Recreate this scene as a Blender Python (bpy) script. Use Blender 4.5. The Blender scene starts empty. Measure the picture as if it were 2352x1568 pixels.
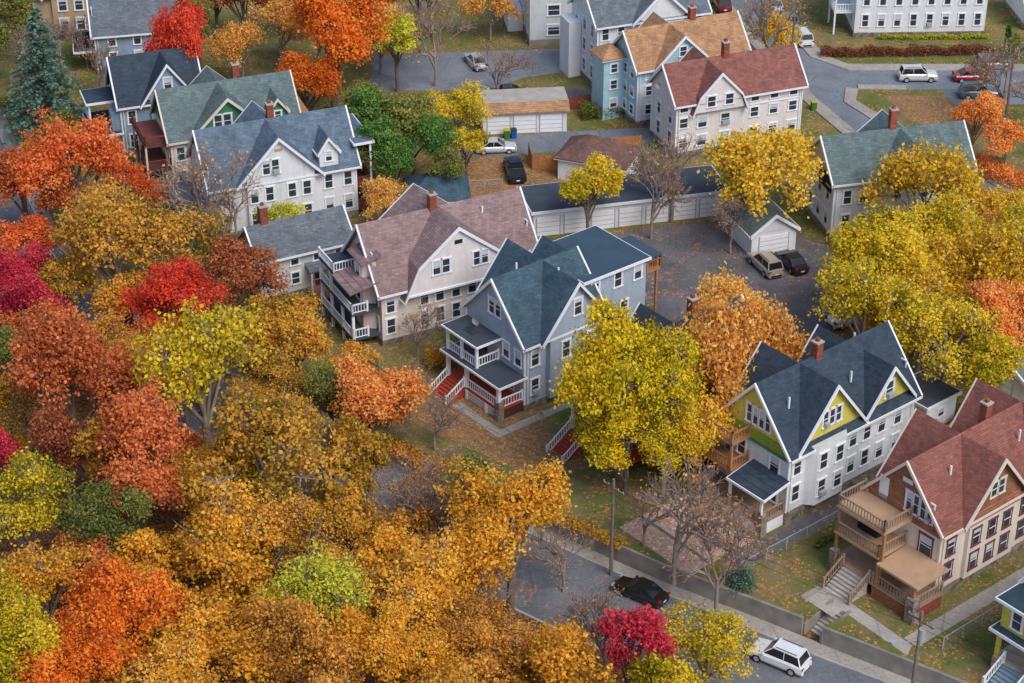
import bpy, math, random
import numpy as np
from mathutils import Vector
RND=random.Random(7)
SC=bpy.context.scene
COL=bpy.context.collection
def lin(c):
    o=[]
    for v in c:
        v/=255.0
        o.append(v/12.92 if v<=.04045 else ((v+.055)/1.055)**2.4)
    return tuple(o)
def newobj(name,data=None,parent=None):
    o=bpy.data.objects.new(name,data); COL.objects.link(o)
    if parent: o.parent=parent
    return o
# ------------------------------------------------------------ materials
def base_mat(name,rough=.85):
    m=bpy.data.materials.new(name); m.use_nodes=True
    nt=m.node_tree; b=nt.nodes['Principled BSDF']; b.inputs['Roughness'].default_value=rough
    return m,nt,b
def N(nt,t,**k):
    n=nt.nodes.new(t)
    for a,v in k.items():
        if a in n.inputs: n.inputs[a].default_value=v
        else: setattr(n,a,v)
    return n
def mixc(nt,fac,c1,c2,mode='MIX'):
    n=nt.nodes.new('ShaderNodeMix'); n.data_type='RGBA'; n.blend_type=mode
    for s,v in ((n.inputs[0],fac),(n.inputs[6],c1),(n.inputs[7],c2)):
        if isinstance(v,(int,float)): s.default_value=v
        elif isinstance(v,tuple): s.default_value=(v[0],v[1],v[2],1)
        else: nt.links.new(v,s)
    return n.outputs[2]
def ramp(nt,src,stops):
    r=nt.nodes.new('ShaderNodeValToRGB'); e=r.color_ramp.elements
    while len(e)<len(stops): e.new(.5)
    for el,(p,c) in zip(e,stops):
        el.position=p; el.color=(c[0],c[1],c[2],1) if isinstance(c,tuple) else (c,c,c,1)
    nt.links.new(src,r.inputs[0]); return r.outputs[0]
def mul(c,f): return tuple(min(1,v*f) for v in c)
def mk(name,srgb,rough=.8,var=.12,scale=1.2,kind=None,spec=.3):
    m,nt,b=base_mat(name,rough); b.inputs['Specular IOR Level'].default_value=spec
    c=lin(srgb); tc=N(nt,'ShaderNodeTexCoord').outputs['Object']
    no=N(nt,'ShaderNodeTexNoise',Scale=scale,Detail=6.0); nt.links.new(tc,no.inputs['Vector'])
    col=ramp(nt,no.outputs['Fac'],[(.3,mul(c,1-var)),(.7,mul(c,1+var))])
    if kind in('siding','shingle','shake'):
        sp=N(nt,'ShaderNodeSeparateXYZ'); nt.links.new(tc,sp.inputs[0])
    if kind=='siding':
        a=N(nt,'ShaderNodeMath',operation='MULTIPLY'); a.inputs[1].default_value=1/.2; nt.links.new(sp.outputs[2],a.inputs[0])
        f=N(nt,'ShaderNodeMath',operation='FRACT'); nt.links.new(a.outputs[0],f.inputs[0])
        gap_shade=ramp(nt,f.outputs[0],[(0,.74),(.2,1.0),(1,1.0)])  # shadow line at each clapboard gap, painted into the siding colour
        col=mixc(nt,1.0,col,gap_shade,'MULTIPLY')
        n2=N(nt,'ShaderNodeTexNoise',Scale=.4,Detail=5.0,Roughness=.7); nt.links.new(tc,n2.inputs['Vector'])
        col=mixc(nt,1.0,col,ramp(nt,n2.outputs['Fac'],[(.3,(.9,.89,.87)),(.6,(1.0,1.0,1.0))]),'MULTIPLY')
        # weather stains running down the boards
        mp=N(nt,'ShaderNodeMapping'); mp.inputs['Scale'].default_value=(2.2,2.2,.16); nt.links.new(tc,mp.inputs[0])
        n4=N(nt,'ShaderNodeTexNoise',Scale=1.0,Detail=5.0,Roughness=.65); nt.links.new(mp.outputs[0],n4.inputs['Vector'])
        col=mixc(nt,1.0,col,ramp(nt,n4.outputs['Fac'],[(.3,(.87,.87,.85)),(.52,(1.0,1.0,1.0))]),'MULTIPLY')
        bp=N(nt,'ShaderNodeBump',Strength=.4,Distance=.02); nt.links.new(f.outputs[0],bp.inputs['Height']); nt.links.new(bp.outputs[0],b.inputs['Normal'])
    if kind in('shingle','shake'):
        ad=N(nt,'ShaderNodeMath',operation='ADD'); nt.links.new(sp.outputs[0],ad.inputs[0]); nt.links.new(sp.outputs[1],ad.inputs[1])
        cb=N(nt,'ShaderNodeCombineXYZ'); nt.links.new(ad.outputs[0],cb.inputs[0]); nt.links.new(sp.outputs[2],cb.inputs[1])
        br=N(nt,'ShaderNodeTexBrick',Scale=1.0); br.inputs['Brick Width'].default_value=.42; br.inputs['Row Height'].default_value=.15
        br.inputs['Mortar Size'].default_value=.015; br.inputs['Color1'].default_value=(.78,.78,.78,1); br.inputs['Color2'].default_value=(1.2,1.2,1.2,1); br.inputs['Mortar'].default_value=(.64,.64,.64,1)
        nt.links.new(cb.outputs[0],br.inputs['Vector'])
        col=mixc(nt,1.0,col,br.outputs['Color'],'MULTIPLY')
        mp=N(nt,'ShaderNodeMapping'); mp.inputs['Scale'].default_value=(.6,.6,.25); nt.links.new(tc,mp.inputs[0])
        n2=N(nt,'ShaderNodeTexNoise',Scale=1.0,Detail=6.0,Roughness=.65); nt.links.new(mp.outputs[0],n2.inputs['Vector'])
        col=mixc(nt,1.0,col,ramp(nt,n2.outputs['Fac'],[(.3,.76),(.7,1.15)]),'MULTIPLY')
    if kind=='stone':
        vo=N(nt,'ShaderNodeTexVoronoi',Scale=2.4); nt.links.new(tc,vo.inputs['Vector'])
        g=N(nt,'ShaderNodeSeparateColor'); nt.links.new(vo.outputs['Color'],g.inputs[0])
        col=mixc(nt,1.0,col,ramp(nt,g.outputs[0],[(0,(.5,.47,.45)),(.5,(1,.93,.85)),(1,(1.0,1.0,1.0))]),'MULTIPLY')
        ed=N(nt,'ShaderNodeTexVoronoi',Scale=2.4,feature='DISTANCE_TO_EDGE'); nt.links.new(tc,ed.inputs['Vector'])
        col=mixc(nt,1.0,col,ramp(nt,ed.outputs['Distance'],[(0,.35),(.06,1.0)]),'MULTIPLY')
    nt.links.new(col,b.inputs['Base Color'])
    return m
def ground_mat(name,g1,g2,leafA,leafB,amount,gs=.25,lscale=6.0,crack=False,dirt=None):
    m,nt,b=base_mat(name,.95); b.inputs['Specular IOR Level'].default_value=.15
    tc=N(nt,'ShaderNodeTexCoord').outputs['Object']
    n1=N(nt,'ShaderNodeTexNoise',Scale=gs,Detail=8.0,Roughness=.65); nt.links.new(tc,n1.inputs['Vector'])
    col=ramp(nt,n1.outputs['Fac'],[(.35,lin(g1)),(.65,lin(g2))])
    if dirt:
        n5=N(nt,'ShaderNodeTexNoise',Scale=.16,Detail=8.0,Roughness=.72); nt.links.new(tc,n5.inputs['Vector'])
        col=mixc(nt,ramp(nt,n5.outputs['Fac'],[(.45,0.0),(.6,.85)]),col,lin(dirt))
    n3=N(nt,'ShaderNodeTexNoise',Scale=3.5,Detail=6.0,Roughness=.7); nt.links.new(tc,n3.inputs['Vector'])
    col=mixc(nt,1.0,col,ramp(nt,n3.outputs['Fac'],[(.3,.74),(.7,1.2)]),'MULTIPLY')
    if crack:
        w=N(nt,'ShaderNodeTexNoise',Scale=.5,Detail=4.0); nt.links.new(tc,w.inputs['Vector'])
        mx=mixc(nt,.25,tc,w.outputs['Color'])
        ed=N(nt,'ShaderNodeTexVoronoi',Scale=.22,feature='DISTANCE_TO_EDGE'); nt.links.new(mx,ed.inputs['Vector'])
        col=mixc(nt,1.0,col,ramp(nt,ed.outputs['Distance'],[(0,.6),(.006,1.0)]),'MULTIPLY')
        n6=N(nt,'ShaderNodeTexVoronoi',Scale=.13); nt.links.new(mx,n6.inputs['Vector']); g6=N(nt,'ShaderNodeSeparateColor'); nt.links.new(n6.outputs['Color'],g6.inputs[0])
        col=mixc(nt,1.0,col,ramp(nt,g6.outputs[0],[(0,.86),(1,1.06)]),'MULTIPLY')
    vo=N(nt,'ShaderNodeTexVoronoi',Scale=lscale); nt.links.new(tc,vo.inputs['Vector'])
    g=N(nt,'ShaderNodeSeparateColor'); nt.links.new(vo.outputs['Color'],g.inputs[0])
    n2=N(nt,'ShaderNodeTexNoise',Scale=.3,Detail=6.0,Roughness=.7); nt.links.new(tc,n2.inputs['Vector'])
    thr=N(nt,'ShaderNodeMath',operation='MULTIPLY_ADD'); nt.links.new(n2.outputs['Fac'],thr.inputs[0]); thr.inputs[1].default_value=1.8; thr.inputs[2].default_value=amount-.9
    lt=N(nt,'ShaderNodeMath',operation='LESS_THAN'); nt.links.new(g.outputs[0],lt.inputs[0]); nt.links.new(thr.outputs[0],lt.inputs[1])
    leaf=ramp(nt,g.outputs[1],[(0,lin(leafA)),(1,lin(leafB))])
    col=mixc(nt,lt.outputs[0],col,leaf)
    nt.links.new(col,b.inputs['Base Color'])
    return m
def leaf_mat(name,cols,gain=1.0):
    m,nt,b=base_mat(name,.7); b.inputs['Specular IOR Level'].default_value=.2
    at=N(nt,'ShaderNodeAttribute'); at.attribute_name='lv'
    oi=N(nt,'ShaderNodeObjectInfo')
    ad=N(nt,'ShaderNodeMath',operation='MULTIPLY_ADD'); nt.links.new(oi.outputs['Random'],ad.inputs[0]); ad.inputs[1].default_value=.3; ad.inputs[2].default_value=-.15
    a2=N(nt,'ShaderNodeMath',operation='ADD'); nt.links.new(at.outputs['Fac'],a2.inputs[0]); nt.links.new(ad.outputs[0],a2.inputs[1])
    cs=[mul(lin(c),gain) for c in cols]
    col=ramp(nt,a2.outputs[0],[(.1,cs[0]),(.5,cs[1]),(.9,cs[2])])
    nt.links.new(col,b.inputs['Base Color'])
    tr=N(nt,'ShaderNodeBsdfTranslucent'); nt.links.new(col,tr.inputs[0])
    mx=N(nt,'ShaderNodeMixShader'); mx.inputs[0].default_value=.38
    nt.links.new(b.outputs[0],mx.inputs[1]); nt.links.new(tr.outputs[0],mx.inputs[2])
    nt.links.new(mx.outputs[0],nt.nodes['Material Output'].inputs[0])
    return m
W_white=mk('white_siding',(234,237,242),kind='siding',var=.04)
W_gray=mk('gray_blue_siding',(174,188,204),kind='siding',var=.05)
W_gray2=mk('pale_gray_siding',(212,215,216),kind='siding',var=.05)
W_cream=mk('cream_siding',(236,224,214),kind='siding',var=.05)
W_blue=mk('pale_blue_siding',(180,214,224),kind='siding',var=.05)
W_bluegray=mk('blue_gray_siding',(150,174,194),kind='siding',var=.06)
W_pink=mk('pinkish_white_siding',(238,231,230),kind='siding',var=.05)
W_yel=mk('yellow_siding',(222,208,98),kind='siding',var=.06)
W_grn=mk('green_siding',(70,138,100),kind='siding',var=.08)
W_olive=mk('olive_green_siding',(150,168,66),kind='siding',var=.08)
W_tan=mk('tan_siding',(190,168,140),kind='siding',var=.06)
W_shake=mk('brown_shake',(162,112,86),kind='shake',var=.15)
R_teal=mk('teal_shingles',(68,92,106),kind='shingle')
R_dark=mk('slate_shingles',(60,70,82),kind='shingle')
R_navy=mk('navy_shingles',(58,72,86),kind='shingle')
R_pink=mk('pinkish_shingles',(148,124,122),kind='shingle')
R_red=mk('redbrown_shingles',(144,94,84),kind='shingle')
R_brick=mk('reddish_shingles',(142,90,80),kind='shingle')
R_grn=mk('greengray_shingles',(102,120,120),kind='shingle')
R_gray=mk('gray_shingles',(110,118,126),kind='shingle')
R_bgray=mk('bluegray_shingles',(100,118,134),kind='shingle')
R_tan=mk('tan_shingles',(180,138,102),kind='shingle')
R_brn=mk('brown_shingles',(124,92,84),kind='shingle')
M_memb=mk('roof_membrane',(62,82,98),var=.12,scale=.5)
M_tar=mk('tar_roof',(70,78,88),var=.15,scale=.5)
M_trim=mk('white_trim',(238,240,243),var=.03,rough=.6)
M_crm=mk('cream_trim',(226,214,198),var=.04)
M_brntrim=mk('brown_trim',(116,70,62),var=.1)
M_stone=mk('fieldstone',(152,142,132),kind='stone',var=.2)
M_wood=mk('deck_wood',(172,124,86),var=.15,scale=3)
M_wood2=mk('weathered_wood',(160,136,116),var=.15,scale=3)
M_red=mk('red_painted_deck',(176,70,56),var=.1,scale=2)
M_tandeck=mk('tan_deck',(186,152,122),var=.08)
M_fence=mk('fence_cedar',(184,126,76),var=.2,scale=3)
M_fence2=mk('fence_red',(142,70,58),var=.2,scale=3)
M_conc=mk('concrete',(178,172,164),var=.15,scale=1)
M_concd=mk('old_concrete',(144,138,130),var=.25,scale=.8)
M_brickc=mk('chimney_brick',(152,86,68),kind='shake',var=.2)
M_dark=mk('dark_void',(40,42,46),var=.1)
M_lat=mk('lattice_dark',(92,60,56),var=.2)
M_bark=mk('bark',(112,98,86),var=.25,scale=2,rough=.95)
M_bark2=mk('bark_pale',(148,134,126),var=.2,scale=2,rough=.95)
M_pole=mk('pole_wood',(126,114,104),var=.2,scale=3)
M_metal=mk('galvanized',(168,172,176),var=.05,rough=.45)
M_blind=mk('window_blind',(200,208,214),var=.06)
M_steps=mk('blue_gray_steps',(124,146,162))
M_glass,_nt,_b=base_mat('window_glass',.12); _b.inputs['Base Color'].default_value=(.04,.052,.07,1); _b.inputs['Specular IOR Level'].default_value=.6
M_cglass,_nt,_b=base_mat('car_glass',.06); _b.inputs['Base Color'].default_value=(.014,.018,.022,1); _b.inputs['Specular IOR Level'].default_value=.7
M_tire=mk('tire',(32,32,34),var=.1)
M_asph=ground_mat('asphalt',(116,122,130),(136,142,150),(150,100,60),(190,140,90),-.35,crack=True)
M_asph2=ground_mat('asphalt_leafy',(98,98,100),(122,120,122),(150,96,66),(196,144,104),.06,crack=True)
M_asph3=ground_mat('asphalt_street',(106,110,116),(126,130,138),(160,104,66),(200,146,104),-.05,crack=True)
M_side=ground_mat('sidewalk_concrete',(160,154,146),(180,174,166),(160,100,60),(200,150,90),-.1,crack=True)
M_lawn=ground_mat('lawn',(84,98,48),(116,120,66),(150,104,60),(200,150,92),.12,dirt=(136,118,86))
M_leafg=ground_mat('leafy_ground',(116,106,68),(140,116,84),(150,100,64),(196,144,98),.42,dirt=(138,116,92))
M_forest=ground_mat('forest_floor',(80,66,48),(108,90,64),(140,90,54),(180,126,76),.5)
M_bush=ground_mat('leaf_covered_terrace',(156,138,126),(182,164,154),(196,150,124),(222,190,172),.4)
# ------------------------------------------------------------ mesh helper
def mesh_from(name,vs,fs,mats,mi=None):
    me=bpy.data.meshes.new(name); me.from_pydata(vs,[],fs)
    for m in mats: me.materials.append(m)
    if mi: me.polygons.foreach_set('material_index',mi)
    me.update(); return me
def boxv(x0,x1,y0,y1,z0,z1):
    return [(x0,y0,z0),(x1,y0,z0),(x1,y1,z0),(x0,y1,z0),(x0,y0,z1),(x1,y0,z1),(x1,y1,z1),(x0,y1,z1)]
BF=[(0,3,2,1),(4,5,6,7),(0,1,5,4),(1,2,6,5),(2,3,7,6),(3,0,4,7)]
class B:
    def __init__(s,name,x,y,al,z=0):
        s.name=name; s.loc=(x,y,z); s.al=math.radians(al); s.parts={}
    def add(s,part,mat,vs,fs):
        k=(part,mat.name); V,Fc,_=s.parts.setdefault(k,([],[],mat)); o=len(V)
        V.extend(vs); Fc.extend([tuple(i+o for i in f) for f in fs])
    def box(s,part,mat,x0,x1,y0,y1,z0,z1): s.add(part,mat,boxv(x0,x1,y0,y1,z0,z1),BF)
    def prism(s,part,mat,pts,z0,z1):
        n=len(pts); vs=[(x,y,z0) for x,y in pts]+[(x,y,z1) for x,y in pts]
        fs=[tuple(range(n-1,-1,-1)),tuple(range(n,2*n))]+[(i,(i+1)%n,(i+1)%n+n,i+n) for i in range(n)]
        s.add(part,mat,vs,fs)
    def slab(s,part,mat,pts,th):
        n=len(pts); vs=[p for p in pts]+[(p[0],p[1],p[2]-th) for p in pts]
        fs=[tuple(range(n)),tuple(range(2*n-1,n-1,-1))]+[(i,i+n,(i+1)%n+n,(i+1)%n) for i in range(n)]
        s.add(part,mat,vs,fs)
    def bar(s,part,mat,P,Q,w,h):
        P=Vector(P);Q=Vector(Q);d=Q-P; hd=Vector((d.x,d.y,0))
        if hd.length<1e-5: pr=Vector((1,0,0)); up=Vector((0,1,0))*h/2
        else: pr=Vector((-hd.y,hd.x,0)).normalized(); up=Vector((0,0,h/2))
        pr=pr*w/2
        vs=[tuple(P-pr-up),tuple(Q-pr-up),tuple(Q+pr-up),tuple(P+pr-up),tuple(P-pr+up),tuple(Q-pr+up),tuple(Q+pr+up),tuple(P+pr+up)]
        s.add(part,mat,vs,BF)
    def obox(s,part,mat,p,d,s0,s1,n0,n1,z0,z1):
        nx,ny=d[1],-d[0]
        def q(a,n): return (p[0]+d[0]*a+nx*n,p[1]+d[1]*a+ny*n)
        c=[q(s0,n1),q(s1,n1),q(s1,n0),q(s0,n0)]
        s.add(part,mat,[(x,y,z0) for x,y in c]+[(x,y,z1) for x,y in c],BF)
    def winp(s,p,d,a,z,w=.85,h=1.5,fm=None,n=1):
        fm=fm or M_trim
        for i in range(n):
            c=a+(i-(n-1)/2)*(w+.16)
            l,r,b,t=c-w/2,c+w/2,z-h/2,z+h/2
            s.obox('window_frames',fm,p,d,l-.13,l,-.02,.07,b,t)
            s.obox('window_frames',fm,p,d,r,r+.13,-.02,.07,b,t)
            s.obox('window_frames',fm,p,d,l-.17,r+.17,-.02,.09,t,t+.15)
            s.obox('window_frames',fm,p,d,l-.17,r+.17,-.02,.12,b-.12,b)
            s.obox('window_glass',M_glass,p,d,l,r,-.02,.02,b,t)
            s.obox('window_sashes',M_trim,p,d,l,r,.022,.045,z-.03,z+.03)
            s.obox('window_sashes',M_trim,p,d,l,l+.05,.023,.04,b,t)
            s.obox('window_sashes',M_trim,p,d,r-.05,r,.023,.04,b,t)
            q=RND.random()
            if q<.4: s.obox('window_blinds',M_blind,p,d,l+.06,r-.06,.021,.028,t-h*RND.choice([.25,.4,.45]),t-.03)
            elif q<.48: s.obox('air_conditioners',M_metal,p,d,l+.1,r-.1,.03,.4,b+.02,b+.42)
    def win(s,face,pl,pos,z,**k):
        p,d,a={'S':((0,pl),(1,0),pos),'F':((pl,0),(0,-1),-pos),'B':((pl,0),(0,1),pos),'L':((0,pl),(-1,0),-pos)}[face]
        s.winp(p,d,a,z,**k)
    def proof(s,axis,a0,a1,prof,roof,trim,wallp,wall,oh=.45,th=.2,part='roof'):
        def pt(a,t,z): return (a,t,z) if axis=='x' else (t,a,z)
        for (t0,z0),(t1,z1) in zip(prof[:-1],prof[1:]):
            s.slab(part,roof,[pt(a0-oh,t0,z0),pt(a1+oh,t0,z0),pt(a1+oh,t1,z1),pt(a0-oh,t1,z1)],th)
            for e0,e1 in ((a0-oh-.06,a0-oh+.10),(a1+oh-.10,a1+oh+.06)):
                s.slab('bargeboards',trim,[pt(e0,t0,z0+.025),pt(e1,t0,z0+.025),pt(e1,t1,z1+.025),pt(e0,t1,z1+.025)],.36)
        for (t,z),sg in ((prof[0],-1),(prof[-1],1)):
            lo,hi=sorted((t+sg*.1,t-sg*.02)); x=(a0-oh+.1,a1+oh-.1)
            if axis=='x': s.box('gutters',trim,x[0],x[1],lo,hi,z-th-.03,z-.03)
            else: s.box('gutters',trim,lo,hi,x[0],x[1],z-th-.03,z-.03)
        if wallp:
            n=len(wallp); vs=[pt(a0,t,z) for t,z in wallp]+[pt(a1,t,z) for t,z in wallp]
            s.add('gable_walls',wall,vs,[tuple(range(n)),tuple(range(2*n-1,n-1,-1))]+[(i,(i+1)%n,(i+1)%n+n,i+n) for i in range(n)])
    def gab(s,axis,a0,a1,t0,t1,ze,zr,roof,trim,wall,oh=.45,oe=.5):
        m=(zr-ze)/((t1-t0)/2); tm=(t0+t1)/2
        s.proof(axis,a0,a1,[(t0-oe,ze-oe*m+.12),(tm,zr+.12),(t1+oe,ze-oe*m+.12)],roof,trim,[(t0,ze-.05),(tm,zr-.1),(t1,ze-.05)],wall,oh)
    def hip(s,x0,x1,y0,y1,ze,zr,roof,trim,oh=.4,part='roof'):
        x0-=oh;x1+=oh;y0-=oh;y1+=oh
        if x1-x0>=y1-y0:
            k=(y1-y0)/2; A=(x0+k,y0+k,zr);C=(x1-k,y0+k,zr)
            q=[[(x0,y0,ze),(x1,y0,ze),C,A],[(x1,y1,ze),(x0,y1,ze),A,C],[(x0,y1,ze),(x0,y0,ze),A],[(x1,y0,ze),(x1,y1,ze),C]]
        else:
            k=(x1-x0)/2; A=(x0+k,y0+k,zr);C=(x0+k,y1-k,zr)
            q=[[(x0,y1,ze),(x0,y0,ze),A,C],[(x1,y0,ze),(x1,y1,ze),C,A],[(x0,y0,ze),(x1,y0,ze),A],[(x1,y1,ze),(x0,y1,ze),C]]
        for f in q: s.slab(part,roof,f,.12)
        s.box('eaves',trim,x0+.02,x1-.02,y0+.02,y1-.02,ze-.22,ze-.06)
    def flat(s,x0,x1,y0,y1,z,top,trim,oh=.3,th=.25):
        s.box('roof_edge',trim,x0-oh,x1+oh,y0-oh,y1+oh,z,z+th)
        s.box('flat_roof',top,x0-oh+.12,x1+oh-.12,y0-oh+.12,y1+oh-.12,z+th-.1,z+th+.04)
    def rail(s,P,Q,h=.95,mat=None,post=True,part='railing'):
        mat=mat or M_trim; P=Vector(P);Q=Vector(Q); u=Vector((0,0,1))
        s.bar(part,mat,P+u*h,Q+u*h,.12,.1); s.bar(part,mat,P+u*.14,Q+u*.14,.08,.08)
        n=max(2,int((Q-P).length/.3))
        for i in range(1,n):
            a=P.lerp(Q,i/n); s.box(part,mat,a.x-.03,a.x+.03,a.y-.03,a.y+.03,a.z+.14,a.z+h-.04)
        if post:
            for a in (P,Q): s.box(part,mat,a.x-.09,a.x+.09,a.y-.09,a.y+.09,a.z,a.z+h+.14)
    def stairs(s,x,y,dx,dy,w,z0,z1,mat,rmat=None,part='stairs'):
        n=max(1,round((z1-z0)/.19)); run=.3; L=n*run; px,py=-dy,dx
        for i in range(n):
            a,b=i*run,(i+1)*run; zt=z1-(i+.6)*(z1-z0)/n
            P=Vector((x+dx*a,y+dy*a,0));Q=Vector((x+dx*b,y+dy*b,0))
            zc=(z0+zt)/2; P.z=Q.z=zc; s.bar(part,mat,P,Q,w,zt-z0)
        if rmat:
            for sg in (-1,1):
                o=Vector((px*sg*w/2*1.06,py*sg*w/2*1.06,0))
                s.rail(Vector((x,y,z1))+o,Vector((x+dx*L,y+dy*L,z0))+o,mat=rmat,part='stair_railing')
    def chimney(s,x,y,z0,z1,w=.7):
        s.box('chimney',M_brickc,x-w/2,x+w/2,y-w/2,y+w/2,z0,z1)
        s.box('chimney_cap',M_conc,x-w/2-.06,x+w/2+.06,y-w/2-.06,y+w/2+.06,z1,z1+.12)
        s.box('chimney_flue',M_brickc,x-.15,x+.15,y-.15,y+.15,z1+.12,z1+.4)
    def vents(s,pts,mat=None):
        for x,y,z in pts:
            s.box('roof_vents',M_trim,x-.07,x+.07,y-.07,y+.07,z-.6,z+.45)
    def done(s):
        e=newobj(s.name); e.location=s.loc; e.rotation_euler=(0,0,s.al)
        for (part,mn),(V,Fc,mat) in s.parts.items():
            newobj(part,mesh_from(part,V,Fc,[mat]),e)
        return e
def body(b,L,W,ze,zr,wall,gw,roof,trim,gables,y0=0,x0=0,base=.7,fd=M_stone,oh=.45):
    b.box('foundation',fd,x0-.06,x0+L+.06,y0-.06,y0+W+.06,-.3,base)
    b.box('walls',wall,x0,x0+L,y0,y0+W,base,ze-.05)
    b.gab('x',x0,x0+L,y0,y0+W,ze,zr,roof,trim,gw,oh)
    for (xc,hw,z2,pr,zc) in gables:
        b.gab('y',y0-pr,y0+W+pr,xc-hw,xc+hw,zc,z2,roof,trim,gw,oh)
        if pr>0:
            for a,c in ((y0-pr,y0),(y0+W,y0+W+pr)):
                b.box('bay_walls',wall,xc-hw+.7,xc+hw-.5,a,c,base,zc-.05)
    for cx,cy in ((x0,y0),(x0,y0+W),(x0+L,y0),(x0+L,y0+W)):
        b.box('corner_boards',trim,cx-.07,cx+.07,cy-.07,cy+.07,base,ze-.4)
    b.bar('downspouts',trim,(x0+.3,y0-.1,base),(x0+.3,y0-.1,ze-.5),.08,.08)
    b.bar('downspouts',trim,(x0+L-.3,y0-.1,base),(x0+L-.3,y0-.1,ze-.5),.08,.08)
def winrow(b,face,pl,ps,zs,**k):
    for z in zs:
        for p in ps: b.win(face,pl,p,z,**k)
def fr(a,b,n): return [a+(b-a)*i/(n-1) for i in range(n)]

# ---- gray-blue house (centre)
b=B('gray_clapboard_house',1.1,154.2,38)
body(b,9,8.5,7.3,11.8,W_gray,W_gray,R_teal,M_trim,[(5.4,3.6,11.75,.55,7.3)])
b.box('rear_walls',W_gray,8.2,15.6,1.7,9.0,0,9.6); b.flat(8.2,15.6,1.7,9.0,9.6,M_memb,M_trim,oh=.35)
b.gab('y',4.3,8.4,7.5,10.5,9.3,11.2,R_teal,M_trim,W_gray)
b.box('rear_porch_deck',M_wood,15.7,17.4,1.7,5,8.0,8.2); b.rail((17.4,1.8,8.2),(17.4,5,8.2),mat=M_wood); b.rail((15.8,1.8,8.2),(17.4,1.8,8.2),mat=M_wood); b.box('rear_porch_roof',M_memb,15.95,17.3,1.5,6,9.55,9.75)
for yy in (1.9,5): b.box('rear_posts',M_wood,17.0,17.2,yy-.1,yy+.1,0,9.55)
b.win('F',0,4.25,8.9,n=2,w=.75,h=1.5,fm=M_trim)
for y,z in ((2.6,5.3),(.9,5.2),(2.0,2.4)): b.win('F',0,y,z)
for x,z in ((1.2,5.2),(1.2,2.3),(9.5,8.7),(12.2,8.7),(14.6,8.7),(10,5.4),(13,5.4)): b.win('S',0 if x<9 else 1.7,x,z)
for x,z in ((4.3,5.3),(7.2,5.3),(4.3,2.3),(7.2,2.3),(5.6,9.2)): b.win('S',-.55,x,z,h=1.6)
winrow(b,'L',8.5,[2,4],[2.4,5.3]); winrow(b,'B',15.6,[3.5,6.5],[2.4,5.3])
b.box('porch_deck',M_red,-2.8,-.06,.1,7.9,1.0,1.2); b.box('porch_skirt',M_trim,-2.78,-2.7,.1,5.2,.85,1.0)
b.box('porch_piers',M_stone,-2.95,-2.35,-.05,.55,-.2,2.0)
for yy in (2.0,4.9): b.box('porch_piers',M_trim,-2.85,-2.6,yy-.15,yy+.15,-.2,1.0)
b.box('porch_lattice',M_lat,-2.72,-2.66,.5,4.9,.05,.85)
for i in range(22):
    y=.6+i*.2; b.bar('porch_lattice_slats',M_trim,(-2.76,y,.1),(-2.76,min(y+.5,4.9),.8),.02,.05)
    b.bar('porch_lattice_slats',M_trim,(-2.77,y,.8),(-2.77,min(y+.5,4.9),.1),.02,.05)
b.box('porch_lattice',M_lat,-2.3,-.1,.18,.24,.05,.95)
b.rail((-2.7,.4,1.2),(-2.7,5,1.2)); b.rail((-2.6,.2,1.2),(-.1,.2,1.2))
for (x,y) in ((-2.65,.3),(-2.65,5.0),(-2.65,7.8)): b.box('porch_columns',M_trim,x-.16,x+.16,y-.16,y+.16,1.2,3.5)
b.flat(-2.9,-.05,-.1,8.3,3.5,M_tar,M_trim,oh=.2,th=.2)
for (x,y) in ((-2.5,3.7),(-2.5,5.9),(-2.5,8.0)): b.box('balcony_posts',M_trim,x-.12,x+.12,y-.12,y+.12,3.74,6.0)
b.rail((-2.5,3.7,3.74),(-2.5,8,3.74)); b.rail((-2.5,3.7,3.74),(-.1,3.7,3.74))
b.flat(-2.7,-.05,3.4,8.3,6.0,M_tar,M_trim,oh=.2,th=.2); b.box('skylight',M_glass,-1.9,-1.0,5.2,6.6,6.2,6.3)
b.box('porch_door',M_brntrim,-.05,.01,6.0,7.0,1.2,3.3); b.box('balcony_door',M_dark,-.05,.01,5.4,6.3,3.8,5.9)
b.stairs(-2.8,6.4,-1,0,2.3,-.1,1.2,M_red,M_trim)
b.vents([(3,5,11.6),(5.4,2,11.6)])
b.done()
# ---- house behind yellow tree
b=B('blue_trim_house',11.9,145.4,38)
body(b,13,7.4,6.6,10.6,W_gray2,W_gray2,R_dark,M_trim,[(5.5,3.2,10.55,.4,6.6)])
winrow(b,'S',0,[1.2,10.5,12.3],[2.3,5.0]); winrow(b,'S',-.4,[4.4,6.7],[2.3,5.0]); b.win('S',-.4,5.5,8.2,n=2); winrow(b,'F',0,[1.5,3.5],[2.3,5.0]); b.win('F',0,3.7,8.2,n=2)
winrow(b,'L',7.4,[2,11],[2.3,5.0]); winrow(b,'B',13,[2,6],[2.3,5.0])
b.box('porch_deck',M_red,-2.8,-.06,0,7.4,1.2,1.4)
for y in (.2,2.7,5.2,7.3):
    b.box('porch_columns',M_trim,-2.75,-2.45,y-.15,y+.15,-.1,3.7); b.box('balcony_posts',M_trim,-2.6,-2.4,y-.1,y+.1,4.1,6.1)
b.flat(-2.9,-.05,-.1,7.5,3.7,R_navy,M_trim,oh=.2); b.rail((-2.5,.2,4),(-2.5,7.3,4)); b.rail((-2.5,.2,4),(-.1,.2,4)); b.flat(-2.7,-.05,-.1,7.5,6.1,R_navy,M_trim,oh=.2)
b.rail((-2.6,.2,1.4),(-2.6,5.2,1.4)); b.box('porch_lattice',M_trim,-2.72,-2.66,.3,5,.1,1.1)
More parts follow.
